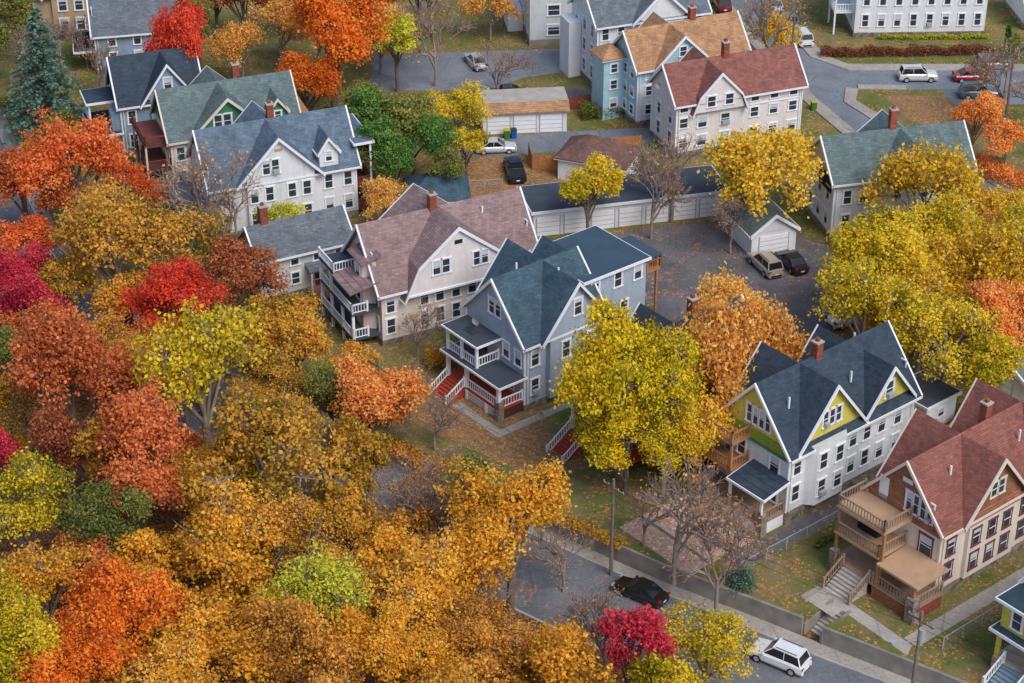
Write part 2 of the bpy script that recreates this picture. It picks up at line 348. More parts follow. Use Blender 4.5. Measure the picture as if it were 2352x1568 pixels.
b.stairs(-2.8,6.3,-1,0,2.0,-.4,1.4,M_red,M_trim); b.chimney(8,4.2,9.5,12)
b.done()
# ---- yellow and white house
b=B('yellow_gabled_house',22.2,135.3,39)
body(b,15,8,7.2,11.9,W_white,W_yel,R_navy,M_trim,[(6.0,3.7,11.85,.0,7.2),(12.9,2.6,10.9,.0,7.6)],y0=1.2,x0=1.3,base=1.2)
b.prism('side_bay',W_white,[(3.2,1.25),(3.9,.45),(7.2,.45),(7.9,1.25)],1.2,7.0)
b.box('green_band',W_olive,1.2,16.32,1.12,1.2,6.75,7.1); b.box('green_band',W_olive,1.2,1.29,1.2,9.2,6.5,7.4)
b.box('green_band_lower',W_grn,1.18,1.29,1.25,9.15,6.2,6.5)
b.win('S',1.2,6.0,8.8,n=3,w=.6,h=1.4); b.win('S',1.2,12.9,8.7,n=1,w=.9); b.win('F',1.3,4.9,8.7,n=4,w=.55,h=1.6)
winrow(b,'S',1.2,[2.3,8.9,10.6,12.4,14.4],[2.8,5.4],fm=M_trim); winrow(b,'S',.45,[4.6,6.5],[2.8,5.4])
b.win('F',1.3,2.8,5.1,w=1.0,h=1.7); b.win('F',1.3,2.8,2.4,w=1.0); b.win('F',1.3,6.6,5.1); winrow(b,'L',9.2,[4,8,12],[2.8,5.4]); winrow(b,'B',16.3,[3,7],[2.8,5.4,8.6])
b.slab('porch_roof',R_navy,[(-1.6,1.0,3.9),(1.3,1.0,4.5),(1.3,5.2,4.5),(-1.6,5.2,3.9)],.2)
b.slab('porch_roof_edge',M_trim,[(-1.7,.9,3.86),(1.3,.9,4.46),(1.3,5.3,4.46),(-1.7,5.3,3.86)],.22)
b.box('porch_deck',M_wood2,-1.6,1.25,1.3,9.3,1.1,1.3); b.box('porch_base',M_stone,-1.6,-.9,1.1,1.9,-.6,2.2); b.box('porch_lattice',M_trim,-1.55,1.2,1.3,1.36,0,1.1); b.box('porch_lattice',M_trim,-1.55,-1.5,1.9,6.4,0,1.1)
for z in (4.0,6.6):
    b.box('balcony_deck',M_wood,-.9,1.25,5.6,9.3,z-.2,z); b.rail((-.8,5.7,z),(-.8,9.2,z),mat=M_wood); b.rail((-.8,5.7,z),(1.2,5.7,z),mat=M_wood)
for y in (5.7,9.2): b.box('balcony_posts',M_wood,-.9,-.7,y-.1,y+.1,0,7.4)
for y in (1.4,5.0): b.box('porch_columns',M_trim,-1.5,-1.3,y-.1,y+.1,1.3,3.8)
b.rail((-1.5,1.4,1.3),(-1.5,5.0,1.3),mat=M_wood2); b.rail((-1.5,1.4,1.3),(1.2,1.4,1.3),mat=M_wood2)
b.box('blue_door',mk('blue_door',(40,70,150)),1.22,1.29,7.4,8.3,4.0,6.0)
b.chimney(8.0,5.2,10.5,13.2); b.vents([(3,3.3,10.3),(10,3,10.2),(13.5,6,11.2)])
b.stairs(-1.6,7.4,-1,0,1.6,-.5,1.1,M_wood2,M_wood2)
b.done()
# ---- brown shingle house (bottom right)
b=B('brown_shingle_house',33.6,126.2,39)
body(b,17,7.6,7.0,11.3,W_cream,W_shake,R_brick,M_crm,[(5.8,3.5,11.25,.35,7.0),(13.2,3.0,11.2,.35,7.0)],y0=1.0,x0=0,base=.9)
b.box('shingled_band',W_shake,-.05,17.03,.94,8.66,5.95,6.94)
b.box('belt_course',M_crm,-.09,17.06,.9,8.7,5.8,5.95)
b.box('shingled_band',W_shake,3.0,8.8,.6,.66,5.95,6.94)
for z in (2.4,4.7): winrow(b,'S',1.0,[1.3,10.2,12.2,14.5],[z],fm=M_brntrim); winrow(b,'S',.65,[3.9,5.8,7.6],[z],fm=M_brntrim)
b.win('S',.65,5.8,8.5,n=2,w=.7,h=1.3,fm=M_crm); b.win('S',.65,13.2,8.5,n=2,w=.7,fm=M_crm)
b.win('F',0,3.4,7.7,n=4,w=.55,h=1.7); b.win('F',0,2.4,4.6,w=1.2,h=1.8,fm=M_brntrim); b.win('F',0,2.4,2.3,w=1.2,h=1.6,fm=M_brntrim); b.box('attic_fanlight',M_trim,-.04,.01,4.3,5.3,9.2,9.6); b.box('front_door',M_trim,-.05,.01,6.6,7.5,6.6,8.6); b.box('front_door',M_brntrim,-.05,.01,6.2,7.2,1.3,3.4)
winrow(b,'L',8.6,[3,8,13],[2.4,4.7]); winrow(b,'B',17,[3,6],[2.4,4.7,8])
for z,x0,y0,y1 in ((6.4,-3.3,3.9,8.9),(3.9,-3.3,4.2,8.9)):
    b.box('balcony_deck',M_tandeck,x0,-.1,y0,y1,z-.25,z); b.rail((x0+.1,y0+.1,z),(x0+.1,y1-.1,z),mat=M_wood2); b.rail((x0+.1,y0+.1,z),(-.15,y0+.1,z),mat=M_wood2); b.rail((x0+.1,y1-.1,z),(-.15,y1-.1,z),mat=M_wood2)
for y in (4.0,8.7): b.box('balcony_posts',M_wood,-3.2,-3.0,y-.1,y+.1,1.3,6.2)
b.slab('porch_roof',M_tandeck,[(-3.6,-.1,3.55),(0,-.1,3.75),(0,4.1,3.75),(-3.6,4.1,3.55)],.2)
b.box('porch_deck',M_wood2,-3.4,-.06,.2,8.9,1.1,1.3)
b.box('porch_pier',M_stone,-3.7,-2.9,0,.8,-.2,2.3); b.box('porch_pier',M_stone,-3.6,-3.0,8.3,8.9,-.2,2.2); b.box('porch_columns',M_wood,-3.45,-3.2,.3,.6,2.3,3.4); b.box('porch_columns',M_wood,-3.35,-3.1,4.0,4.3,1.3,3.4)
b.rail((-3.3,.8,1.3),(-3.3,4.5,1.3),mat=M_wood2); b.rail((-3.0,.3,1.3),(-.1,.3,1.3),mat=M_wood2)
b.box('porch_lattice',M_fence2,-3.36,-3.3,.8,4.5,0,1.05); b.box('porch_lattice',M_fence2,-2.9,-.1,.2,.26,0,1.05)
for i in range(18):
    y=.8+i*.2; b.bar('lattice_slats',M_wood,(-3.4,y,.05),(-3.4,min(y+.6,4.5),1.0),.02,.05); b.bar('lattice_slats',M_wood,(-3.41,y,1.0),(-3.41,min(y+.6,4.5),.05),.02,.05)
b.stairs(-3.4,6.2,-1,0,2.6,0,1.3,M_conc,M_wood2)
b.box('sofa_seat',M_dark,-1.6,-.7,6.0,8.0,3.9,4.4); b.box('sofa_back',M_dark,-.8,-.55,6.0,8.0,4.4,4.9)
b.chimney(9.2,5.2,10.3,12.6); b.vents([(3,3.2,9.9),(11,3,10)])
b.done()
# ---- pink gambrel house
b=B('gambrel_roof_house',-12.17,165.55,27)
b.box('foundation',M_stone,-.06,16.1,-.06,8.06,-.3,.6); b.box('walls',W_cream,0,16,0,8,.6,6.5)
b.gab('x',0,16,0,8,6.5,11.1,R_pink,M_trim,W_cream,.6,.7)
gp=[(1.9,4.75),(3.4,8.0),(7.6,11.4),(11.8,8.0),(13.3,4.75)]
b.proof('y',-.9,8.8,gp,R_pink,M_trim,[(2.3,5.2),(3.7,7.9),(7.6,11.15),(11.5,7.9),(12.9,5.2)],W_pink,oh=.25)
b.box('skirt_board',M_trim,2.2,13.0,-1.0,-.9,5.05,5.25)
b.win('S',-.9,7.6-1.8,7.6,n=2,w=.8,h=1.4,fm=M_trim); b.win('S',-.9,9.9,7.6,n=2,w=.7,h=1.4); b.box('attic_fanlight',M_dark,7.2,8.0,-.95,-.88,9.6,10.0)
winrow(b,'S',0,[.9,4.4,6.0,7.7,9.4,11.2,13.3,15],[2.0,4.25])
winrow(b,'L',8,[2,6,10,14],[2,4.3]); winrow(b,'B',16,[2,6],[2,4.5,8])
winrow(b,'F',0,[1.2,6.8],[2,4.6]); b.win('F',0,2.8,8.2,n=2)
b.prism('front_bay',W_cream,[(.1,1.2),(-1.1,1.9),(-1.1,3.6),(.1,4.3)],.6,8.4); b.slab('front_bay_roof',R_pink,[(-1.4,1.0,8.5),(.6,1.0,9.2),(.6,4.6,9.2),(-1.4,4.6,8.5)],.15)
for z in (4.9,7.1): b.win('F',-1.1,2.75,z,n=1,w=.9)
for z in (1.3,4.0,6.4):
    b.box('porch_deck',M_tar,-2.9,-.06,.3 if z<5 else 4.5,8.2,z-.2,z); y0=.4 if z<5 else 4.6
    b.rail((-2.8,y0,z),(-2.8,8.1,z)); b.rail((-2.8,y0,z),(-.1 if z>5 else -1.3,y0,z))
for y in (.5,3,5.6,8.0): b.box('porch_columns',M_trim,-2.85,-2.6,y-.12,y+.12,-.1,6.2 if y>4 else 3.8)
b.slab('porch_roof',R_pink,[(-3.1,.1,6.3),(-.0,.1,7.0),(-.0,4.5,7.0),(-3.1,4.5,6.3)],.15)
b.chimney(7.2,4.0,10.5,12.6); b.vents([(12,3,10.2)])
b.done()
# ---- gray roofed small house
b=B('gray_roof_cottage',-25.1,175.1,27)
body(b,9.5,5,5,7.2,W_gray2,W_gray2,R_gray,M_trim,[],y0=-1.5,x0=0,base=.5)
winrow(b,'S',-1.5,[1.2,3.6,6,8.3],[1.9,4.0],h=1.2); winrow(b,'F',0,[0,2],[1.9,4.1],h=1.2); winrow(b,'L',3.5,[2,5,8],[2,4]); winrow(b,'B',9.5,[0,2],[2,4])
b.slab('entry_roof',R_gray,[(4.6,-2.9,2.9),(7.4,-2.9,2.9),(7.4,-1.5,3.3),(4.6,-1.5,3.3)],.15)
for x in (4.8,7.2): b.box('entry_posts',M_trim,x-.08,x+.08,-2.85,-2.7,0,2.8)
b.box('entry_door',M_brntrim,5.6,6.5,-1.55,-1.48,.6,2.6); b.rail((7.4,-1.7,.6),(7.4,-4.3,.6),mat=M_wood); b.box('entry_deck',M_wood,4.6,9,-4.4,-1.6,.4,.6)
b.chimney(1.6,1.2,2,9,.8)
b.done()
# ---- white house, upper left
b=B('white_gabled_house',-30.1,187.8,22)
body(b,15.5,8,6.4,10.8,W_white,W_white,R_bgray,M_trim,[(6.2,4.2,10.75,.5,6.4)],y0=-1,x0=-1)
b.gab('y',-1.1,3,10.6,12.6,8.2,9.6,R_bgray,M_trim,W_white,.3,.25); b.box('dormer_walls',W_white,10.6,12.6,-1.1,2,6.2,8.2); b.win('S',-1.1,11.6,7.5,w=.7,h=1.0)
winrow(b,'S',-1,[.5,11.5,13.6],[1.9,4.6]); winrow(b,'S',-1.5,[3.4,5,7.4,9],[1.9,4.6]); b.win('S',-1.5,5.3,7.6,n=2,w=.8); b.box('attic_fanlight',M_tandeck,5.8,6.6,-1.56,-1.48,9.2,9.5)
winrow(b,'F',-1,[0,2.5,5],[1.9,4.6,7.4]); winrow(b,'L',7,[2,6,10],[2,4.6])
for z in (.6,3.2,6.0,8.2):
    if z<8: b.box('rear_decks',M_brntrim,14.6,16.4,-.6,6,z-.2,z); b.rail((16.3,-.5,z),(16.3,6,z),mat=M_brntrim); b.rail((14.7,-.5,z),(16.3,-.5,z),mat=M_brntrim)
for y in (-.5,2.6,6): b.box('rear_posts',M_trim,16.2,16.4,y-.1,y+.1,0,8.0)
b.flat(14.6,16.5,-.7,6.2,8.0,R_bgray,M_trim,oh=.2)
b.chimney(7,4.0,10,12)
b.flat(-4,-1.1,.0,6.8,3.2,R_bgray,M_trim,oh=.2)
for y in (.2,3.4,6.6): b.box('porch_columns',M_trim,-3.9,-3.7,y-.1,y+.1,0,3.2)
b.box('porch_deck',M_wood2,-4,-1.1,0,6.8,.5,.7); b.rail((-3.8,.2,3.45),(-3.8,6.6,3.45)); 
b.done()
# ---- green gable house
b=B('green_gable_house',-36.8,199.9,21)
body(b,14,7.6,6.8,10.7,W_cream,W_grn,R_grn,M_crm,[(5.8,4.0,10.6,.4,6.8)],y0=-3,x0=-.5)
b.gab('y',-3.1,1,10.3,12.3,8.2,9.5,R_grn,M_crm,W_grn,.3,.25); b.box('dormer_walls',W_grn,10.3,12.3,-3.1,0,6.6,8.2)
b.win('S',-3.4,5.2,8.0,n=2); b.win('S',-3.1,11.3,7.6,w=.7,h=.9); winrow(b,'S',-3,[.5,11,12.6],[2,4.8]); winrow(b,'F',-.5,[-1.5,1,3],[2,4.8]); winrow(b,'L',4.6,[2,6,10],[2,4.8])
for z in (3.2,6.0):
    b.box('porch_deck',M_brntrim,-3.2,-.6,-2.6,4,z-.2,z); b.rail((-3.1,-2.5,z),(-3.1,3.9,z),mat=M_brntrim); b.rail((-3.1,-2.5,z),(-.6,-2.5,z),mat=M_brntrim)
for y in (-2.5,.8,3.9): b.box('porch_columns',M_crm,-3.2,-3.0,y-.1,y+.1,0,6)
b.chimney(8,1.3,10,12.2); b.box('rear_porch',M_wood,13.6,15,-2.4,3,0,7)
b.done()
# ---- blue-gray victorian, far left
b=B('blue_victorian_house',-43.6,207.6,20)
body(b,9,6.2,6.8,10.8,W_bluegray,W_bluegray,R_navy,M_trim,[(5.4,2.8,10.7,.4,6.8)],y0=-1.6,x0=0)
winrow(b,'S',-1.6,[1.2,8.3],[2,4.8]); winrow(b,'S',-2.0,[4.6,6.2],[2,4.8]); b.win('S',-2,5.4,8.3); winrow(b,'F',0,[0,2,3.6],[2,4.8]); winrow(b,'L',4.6,[2,6],[2,4.8])
b.prism('corner_bay',W_bluegray,[(.1,-1.5),(-1,-1),(-1,.6),(.1,1.1)],.6,5.4)
for z,t in ((3.0,R_navy),(5.8,R_navy)):
    b.flat(-3.2,-.05,0.9,4.6,z,t,M_trim,oh=.2)
b.flat(-3.2,-.05,-1.8,4.6,2.98,R_navy,M_trim,oh=.15)
for y in (-1.6,1.2,4.4): b.box('porch_columns',M_trim,-3.1,-2.9,y-.1,y+.1,0,5.8 if y>0 else 2.98)
b.rail((-3,1.2,3.2),(-3,4.4,3.2)); b.box('porch_deck',M_conc,-3.2,-.1,-1.8,4.6,.3,.5)
b.done()
b=B('gray_siding_house',-50,229,12)
body(b,11,7,5.5,9,W_bluegray,W_bluegray,R_gray,M_trim,[],y0=0,x0=0); winrow(b,'S',0,[2,5,9],[2,4.4]); winrow(b,'F',0,[2,5],[2,4.4,7]); b.flat(-2.5,0,0,6,3,R_navy,M_trim,oh=.2); b.done()
b=B('tan_stucco_house',-61,240,8)
body(b,16,8,6,9.5,W_tan,W_tan,R_brn,M_trim,[(6,3,9.3,.5,6),(12,3,9.3,.5,6)]); winrow(b,'S',0,[1,9],[2,4.6]); winrow(b,'S',-.5,[5,7,11,13],[2,4.6,7.2],w=1.0); b.done()
# ---- top centre row
b=B('white_house_red_roof',18.1,205.9,21)
body(b,15.5,6.5,6.9,10.0,W_pink,W_pink,R_red,M_trim,[],x0=0)
b.proof('y',-.6,6.8,[(1.6,5.2),(2.4,7.2),(5.0,9.9),(7.6,7.2),(8.4,5.2)],R_red,M_trim,[(1.9,5.4),(2.6,7.1),(5,9.7),(7.4,7.1),(8.1,5.4)],W_pink,oh=.25)
winrow(b,'S',0,[.9,9.6,12,14.4],[1.8,4.2,6.1],w=1.0,h=1.1); winrow(b,'S',-.6,[3.9,6.1],[6.6],w=1.0,h=1.2); winrow(b,'S',0,[3.2,6],[1.8,4.0],w=1.1,h=1.2); winrow(b,'F',0,[1.5,4.5],[2,4.5]); winrow(b,'L',6.5,[2,6,10],[2,4.6]); winrow(b,'B',15.5,[2,4.5],[2,4.6])
b.box('white_gable_trim',M_trim,9.0,15.2,-.12,-.02,5.1,5.2); b.chimney(7.2,3.2,9.6,11.6); b.done()
b=B('light_blue_house',14.7,214.4,24)
body(b,14,6.4,7.4,10.6,W_white,W_blue,R_tan,M_trim,[(5.0,3.2,10.5,.4,7.4)],x0=-.5)
b.box('front_wall_panel',W_blue,-.55,-.5,.1,6.3,.8,7.3); b.box('side_band',W_blue,-.5,13.5,-.05,0,5.4,7.2)
b.win('S',-.4,5,8.6,w=.9,h=1.1); winrow(b,'S',0,[1,9,12],[2,4.3,6.3],h=1.1); winrow(b,'F',-.55,[1.2,3,5],[1.8,4,6.3],h=1.1); winrow(b,'L',6.4,[2,6,10],[2,4.6])
b.hip(-3.2,-.5,3.2,6.2,7.6,8.8,R_tan,M_trim); b.box('stair_tower',W_blue,-3.2,-.56,3.2,6.2,0,7.4); winrow(b,'S',3.2,[-1.9],[2,4.3,6.3],h=1); b.chimney(8,3.4,10,12); b.done()
b=B('white_gray_roof_house',11.9,224.8,20)
body(b,14,8,8.6,12,W_white,W_white,R_gray,M_trim,[(6,3.4,11.9,.4,8.6)],x0=-2.0,y0=0); winrow(b,'S',0,[-1,1,9,11],[2,4.6,7.2]); winrow(b,'F',-2,[1.5,4,6.5],[2,4.6,7.2]); b.box('fire_stair',M_trim,-3.6,-2.06,5,8,0,7); b.chimney(8,4.5,11,13); b.done()
b=B('gray_apartment_house',2.2,238.0,8)
b.box('foundation',M_concd,-.05,12.05,-.05,9,-.2,.8); b.box('walls',W_gray2,0,12,0,9,.8,9.5); b.gab('x',0,12,0,9,9.5,12.5,R_gray,M_trim,W_gray2); winrow(b,'S',0,[3,7,10],[2,4.6,7.4],w=1.5,h=1.3); winrow(b,'F',0,[2,5],[2,4.6,7.4]); b.box('side_porches',M_trim,-2,-.1,5,9,0,2.6); b.done()
b=B('green_gray_roof_house',33.2,189.4,14)
body(b,15,7.4,6.9,10.1,W_white,W_white,R_grn,M_trim,[(7.3,3.6,10.05,.5,6.9)],x0=-1,y0=-2.5)
winrow(b,'S',-2.5,[.5,2.3,11.5,13.2],[2,4.8]); winrow(b,'S',-3,[5.8,8.8],[2,4.8,7.3]); winrow(b,'F',-1,[-1,1.2,3.4],[2,4.8]); winrow(b,'B',14,[0,3],[2,4.8])
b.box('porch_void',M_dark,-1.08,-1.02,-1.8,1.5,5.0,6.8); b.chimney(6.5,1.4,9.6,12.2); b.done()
b=B('white_apartment_building',43.5,240.9,2)
b.box('foundation',M_stone,-.56,16.1,-.06,10.1,-.2,.6); b.box('walls',W_white,-.5,16,0,10,.6,10); b.flat(-.5,16,0,10,10,M_tar,M_trim)
winrow(b,'S',0,fr(.8,15,8),[2.2,5.0,7.8],w=.8); winrow(b,'F',-.5,[2,5,8],[2.2,5,7.8])
b.box('porch_decks',M_trim,-3,-.55,1,5,2.8,3.0); b.box('porch_decks',M_trim,-3,-.55,1,5,5.6,5.8); b.flat(-3,-.55,1,5,8.4,R_navy,M_trim)
for y in (1.1,4.9): b.box('porch_columns',M_trim,-2.95,-2.75,y-.1,y+.1,0,8.4)
b.rail((-2.9,1.1,3),(-2.9,4.9,3)); b.rail((-2.9,1.1,3),(-.6,1.1,3)); b.rail((-2.9,1.1,5.8),(-.6,1.1,5.8)); b.done()
b=B('small_white_house',65,243,5); body(b,10,8,3.4,6.4,W_white,W_white,R_gray,M_trim,[]); winrow(b,'S',0,[2,5,8],[2]); b.done()
# ---- bottom right sliver house
b=B('yellow_porch_house',43.2,114.6,39)
body(b,14,8,7,11.3,W_yel,W_yel,R_teal,M_trim,[]); b.box('porch_base',M_conc,-3,-.06,0,8,-.2,1.2); b.flat(-3.1,-.05,0,8.1,3.6,R_teal,M_trim)
b.box('porch_upper',W_yel,-2.6,-.06,3,8,3.9,6.3); b.flat(-2.9,-.05,2.8,8.1,6.3,R_teal,M_trim)
for y in (.3,4,7.7): b.box('porch_columns',W_yel,-3.05,-2.75,y-.15,y+.15,1.2,3.6)
b.stairs(-3,5.8,-1,0,2.2,-.1,1.2,M_steps,M_trim); winrow(b,'F',-2.6,[4.2,6.6],[5.1]); b.done()
# ---- garages
def garage_door(b,face,pl,c,w=2.4,h=2.1):
    p,d,a={'S':((0,pl),(1,0),c),'F':((pl,0),(0,-1),-c)}[face]
    b.obox('garage_doors',M_trim,p,d,a-w/2,a+w/2,0,.04,.05,h)
    for i in range(1,4): b.obox('door_seams',M_concd,p,d,a-w/2,a+w/2,.04,.045,h*i/4-.02,h*i/4+.02)
    b.obox('door_frames',M_metal,p,d,a-w/2-.1,a-w/2,0,.06,0,h+.1); b.obox('door_frames',M_metal,p,d,a+w/2,a+w/2+.1,0,.06,0,h+.1)
b=B('row_garage',2.2,187.4,14); b.box('walls',W_white,0,21,0,5.6,0,2.7); b.flat(0,21,0,5.6,2.7,M_tar,M_trim,th=.3)
for i in range(7): garage_door(b,'S',0,1.6+i*2.95)
b.done()
b=B('tan_roof_garage',-3.3,212.1,6); b.box('walls',W_white,0,9.6,0,4.8,0,2.7); b.slab('roof',R_tan,[(-.3,-.4,2.75),(9.9,-.4,2.75),(9.9,.9,3.5),(-.3,.9,3.5)],.15); b.slab('flat_roof',M_conc,[(-.3,.9,3.5),(9.9,.9,3.5),(9.9,5.1,3.3),(-.3,5.1,3.3)],.2)
for i in range(3): garage_door(b,'S',0,1.8+i*3,w=2.5)
b.done()
b=B('brown_roof_garage',5,200.9,-21); b.box('walls',W_white,0,7.5,0,5,0,2.6); b.hip(0,7.5,0,5,2.7,4.7,R_brn,M_trim); garage_door(b,'F',0,2.5); b.win('S',0,5.5,1.5,w=.8,h=1); b.done()
b=B('white_door_garage',24.3,183.1,20); b.box('walls',W_white,0,5,0,6,0,2.6); b.gab('y',0,6,0,5,2.6,4.4,R_grn,M_trim,W_white,.3,.3); garage_door(b,'S',0,2.5,w=3.2); b.done()
b=B('blue_roof_garage',-10.8,190.6,5); b.box('walls',W_bluegray,0,6.2,0,5,0,2.5); b.hip(0,6.2,0,5,2.6,4.6,R_teal,M_trim); b.done()
b=B('white_shed',36.3,150.5,39); b.box('walls',W_white,0,4,0,4,0,2.7); b.flat(0,4,0,4,2.7,M_tar,M_trim); b.win('S',0,2,1.6,w=.8,h=.8); b.done()
b=B('white_back_garage',46,154,39); b.box('walls',W_white,0,7,0,6,0,2.8); b.gab('x',0,7,0,6,2.8,4.6,R_gray,M_trim,W_white,.3,.3); garage_door(b,'F',0,3); b.done()

# ------------------------------------------------------------ ground
def sheet(name,pts,z,mat,th=0):
    if th==0: vs=[(x,y,z) for x,y in pts]; fs=[tuple(range(len(pts)))]
    else:
        n=len(pts); vs=[(x,y,z) for x,y in pts]+[(x,y,z-th) for x,y in pts]
        fs=[tuple(range(n)),tuple(range(2*n-1,n-1,-1))]+[(i,i+n,(i+1)%n+n,(i+1)%n) for i in range(n)]
    return newobj(name,mesh_from(name,vs,fs,[mat]))
sheet('ground',[(-900,-300),(900,-300),(900,1500),(-900,1500)],-1.62,M_forest)
KL=[(60,97),(42,109.5),(31,117.2),(22.6,122.6),(11.3,130.4),(.9,138.3),(-10.5,148.1),(-23.3,160.3),(-35.9,171.4),(-49.6,191.4),(-62,222),(-74,262),(-85,300)]
def offs(L,d):
    out=[]
    for i,(x,y) in enumerate(L):
        x0,y0=L[max(0,i-1)];x1,y1=L[min(len(L)-1,i+1)]
        dx,dy=x1-x0,y1-y0;l=math.hypot(dx,dy); nx,ny=dy/l,-dx/l
        out.append((x+nx*d,y+ny*d))
    return out
def ribbon(name,L,d0,d1,z,mat,th=0):
    A=offs(L,d0);C=offs(L,d1); vs=[(x,y,z) for x,y in A]+[(x,y,z) for x,y in C]; n=len(A)
    fs=[(i,i+1,i+1+n,i+n) for i in range(n-1)]
    if th:
        vs+= [(x,y,z-th) for x,y in A]+[(x,y,z-th) for x,y in C]
        fs+=[(i,i+1,i+1+2*n,i+2*n) for i in range(n-1)]+[(i+n,i+1+n,i+1+3*n,i+3*n) for i in range(n-1)]
    return newobj(name,mesh_from(name,vs,fs,[mat]))
ribbon('street',KL,-8.6,0,-1.615,M_asph3)
ribbon('sidewalk',KL,.16,1.55,-1.48,M_side,.14)
ribbon('kerb',KL,0,.158,-1.476,M_conc,.14)
ribbon('kerb',KL,-8.8,-8.6,-1.476,M_conc,.14)
BL=offs(KL,1.55)
l39=(math.cos(math.radians(39)),math.sin(math.radians(39)))
na,nb=(22.6,124.9),(24.0,123.75)
ai=(na[0]+l39[0]*3.0,na[1]+l39[1]*3.0); bi=(nb[0]+l39[0]*3.0,nb[1]+l39[1]*3.0)
poly=[BL[0],BL[1],BL[2],nb,bi,ai,na]+BL[4:]
sheet('terrace_ground',poly+[(-85,900),(500,900),(500,20)],0,M_lawn,1.7)
def wall(name,L,mat,z0,z1,t=.26):
    A=offs(L,-t);n=len(L)
    vs=[(x,y,z0) for x,y in A]+[(x,y,z0) for x,y in L]+[(x,y,z1) for x,y in A]+[(x,y,z1) for x,y in L]
    fs=[]
    for i in range(n-1): fs+=[(i,i+1,i+1+2*n,i+2*n),(i+n,i+1+n,i+1+3*n,i+3*n),(i+2*n,i+1+2*n,i+1+3*n,i+3*n)]
    fs+=[(0,n,3*n,2*n),(n-1,2*n-1,4*n-1,3*n-1)]
    newobj(name,mesh_from(name,vs,fs,[mat]))
wall('retaining_wall',[BL[0],BL[1],BL[2],nb],M_concd,-1.6,.14)
wall('retaining_wall',[na]+BL[4:6],M_concd,-1.6,.14)
b=B('concrete_steps',na[0]*.5+nb[0]*.5+l39[0]*3.0,na[1]*.5+nb[1]*.5+l39[1]*3.0,39)
b.stairs(0,0,-1,0,1.5,-1.6,0,M_conc,None)
for sg in (-1,1): b.slab('cheek_walls',M_concd,[(.1,sg*.92-.12,.2),(.1,sg*.92+.12,.2),(-3.1,sg*.92+.12,-.6),(-3.1,sg*.92-.12,-.6)],1.2)
b.done()
def Kl(x,y):
    a=math.radians(39); return (33.6+x*math.cos(a)-y*math.sin(a),126.2+x*math.sin(a)+y*math.cos(a))
sheet('walkway',[Kl(-7.6,4.6),Kl(-5.2,4.6),Kl(-5.2,8),Kl(-7.6,8)],.008,M_side)
sheet('walkway',[Kl(-5.4,-1.6),Kl(-5.2,4.6),Kl(-6.4,4.6),Kl(-6.6,-2.2)],.012,M_side)
sheet('walkway',[Kl(-5.2,-2),Kl(20,-2.0),Kl(20,-.7),Kl(-5.2,-.6)],.004,M_side)
def Jl(x,y):
    a=math.radians(39); return (22.2+x*math.cos(a)-y*math.sin(a),135.3+x*math.sin(a)+y*math.cos(a))
sheet('driveway_path',[Jl(-6,-.9),Jl(20,-.9),Jl(20,1.0),Jl(-6,1.0)],.004,M_asph2)
sheet('leaf_covered_terrace',[Jl(-9.5,1.2),Jl(-2.0,1.2),Jl(-2.0,9.5),Jl(-9.5,9.5)],.02,M_bush)
for k,xx in enumerate((-7.2,-5.0)):
    b=B('garden_step_wall',22.2,135.3,39); b.box('wall',M_conc,xx,xx+.25,1.2,9.5,0,.35); b.done()
def Hl(x,y):
    a=math.radians(38); return (1.1+x*math.cos(a)-y*math.sin(a),154.2+x*math.sin(a)+y*math.cos(a))
sheet('walkway',[Hl(-4.4,-1.4),Hl(-3.5,-1.4),Hl(-3.5,4.8),Hl(-4.4,4.8)],.008,M_side)
sheet('walkway',[Hl(-4.4,-1.9),Hl(12,-1.9),Hl(12,-1.0),Hl(-4.4,-1.0)],.012,M_side)
sheet('leafy_ground',[(-14,197),(-3,206.5),(9,207),(10,196),(-2,189),(-12,186)],.004,M_leafg)
sheet('leafy_ground',[(-9,162),(1.5,152),(9,147),(3,143),(-12,155)],.003,M_leafg)
sheet('parking_lot',[(1,186),(22,191.5),(33,186),(36,176),(28,165),(18,165),(12,176),(3,183)],.006,M_asph2)
sheet('driveway',[(-6,206.5),(.2,206.8),(15.7,210.2),(20,212),(19,214.5),(6.2,213),(-4,211),(-8,211)],.01,M_asph)
sheet('alley_road',[(-17,224.5),(-2.4,224.5),(1.3,228.2),(9,231),(9,237.5),(-17,235)],.008,M_asph)
sheet('alley_road',[(-2.4,220.5),(12,222.5),(12,225.5),(-2.4,224.4)],.012,M_asph2)
left=[(23,300),(24,275),(26.5,253.4),(28.5,244),(31.5,232),(34.5,221),(38.2,210.9),(43.8,200.5),(50,190),(60,176)]
right=[(68,183),(57,194),(51.2,204.2),(44.2,214.4),(40.5,221.5),(41.3,224.8),(130,224.2),(130,231.4),(41,232.2),(38.6,235),(34.5,253.4),(31.5,275),(30.5,300)]
sheet('upper_street',left+right,.008,M_asph)
def kerbside(name,L,w,z,mat): 
    A=offs(L,0);C=offs(L,w);n=len(L)
    vs=[(x,y,z) for x,y in A]+[(x,y,z) for x,y in C]+[(x,y,-.02) for x,y in A]+[(x,y,-.02) for x,y in C]
    fs=[(i,i+1,i+1+n,i+n) for i in range(n-1)]+[(i,i+1,i+1+2*n,i+2*n) for i in range(n-1)]+[(i+n,i+1+n,i+1+3*n,i+3*n) for i in range(n-1)]
    newobj(name,mesh_from(name,vs,fs,[mat]))
kerbside('sidewalk',left,-1.7,.13,M_side)
kerbside('sidewalk',[(57,194),(51.2,204.2),(44.2,214.4),(40.5,221.5),(41.3,224.8)],-1.5,.13,M_side)
kerbside('sidewalk',[(41.3,224.8),(47,224.6)],-1.2,.13,M_side)
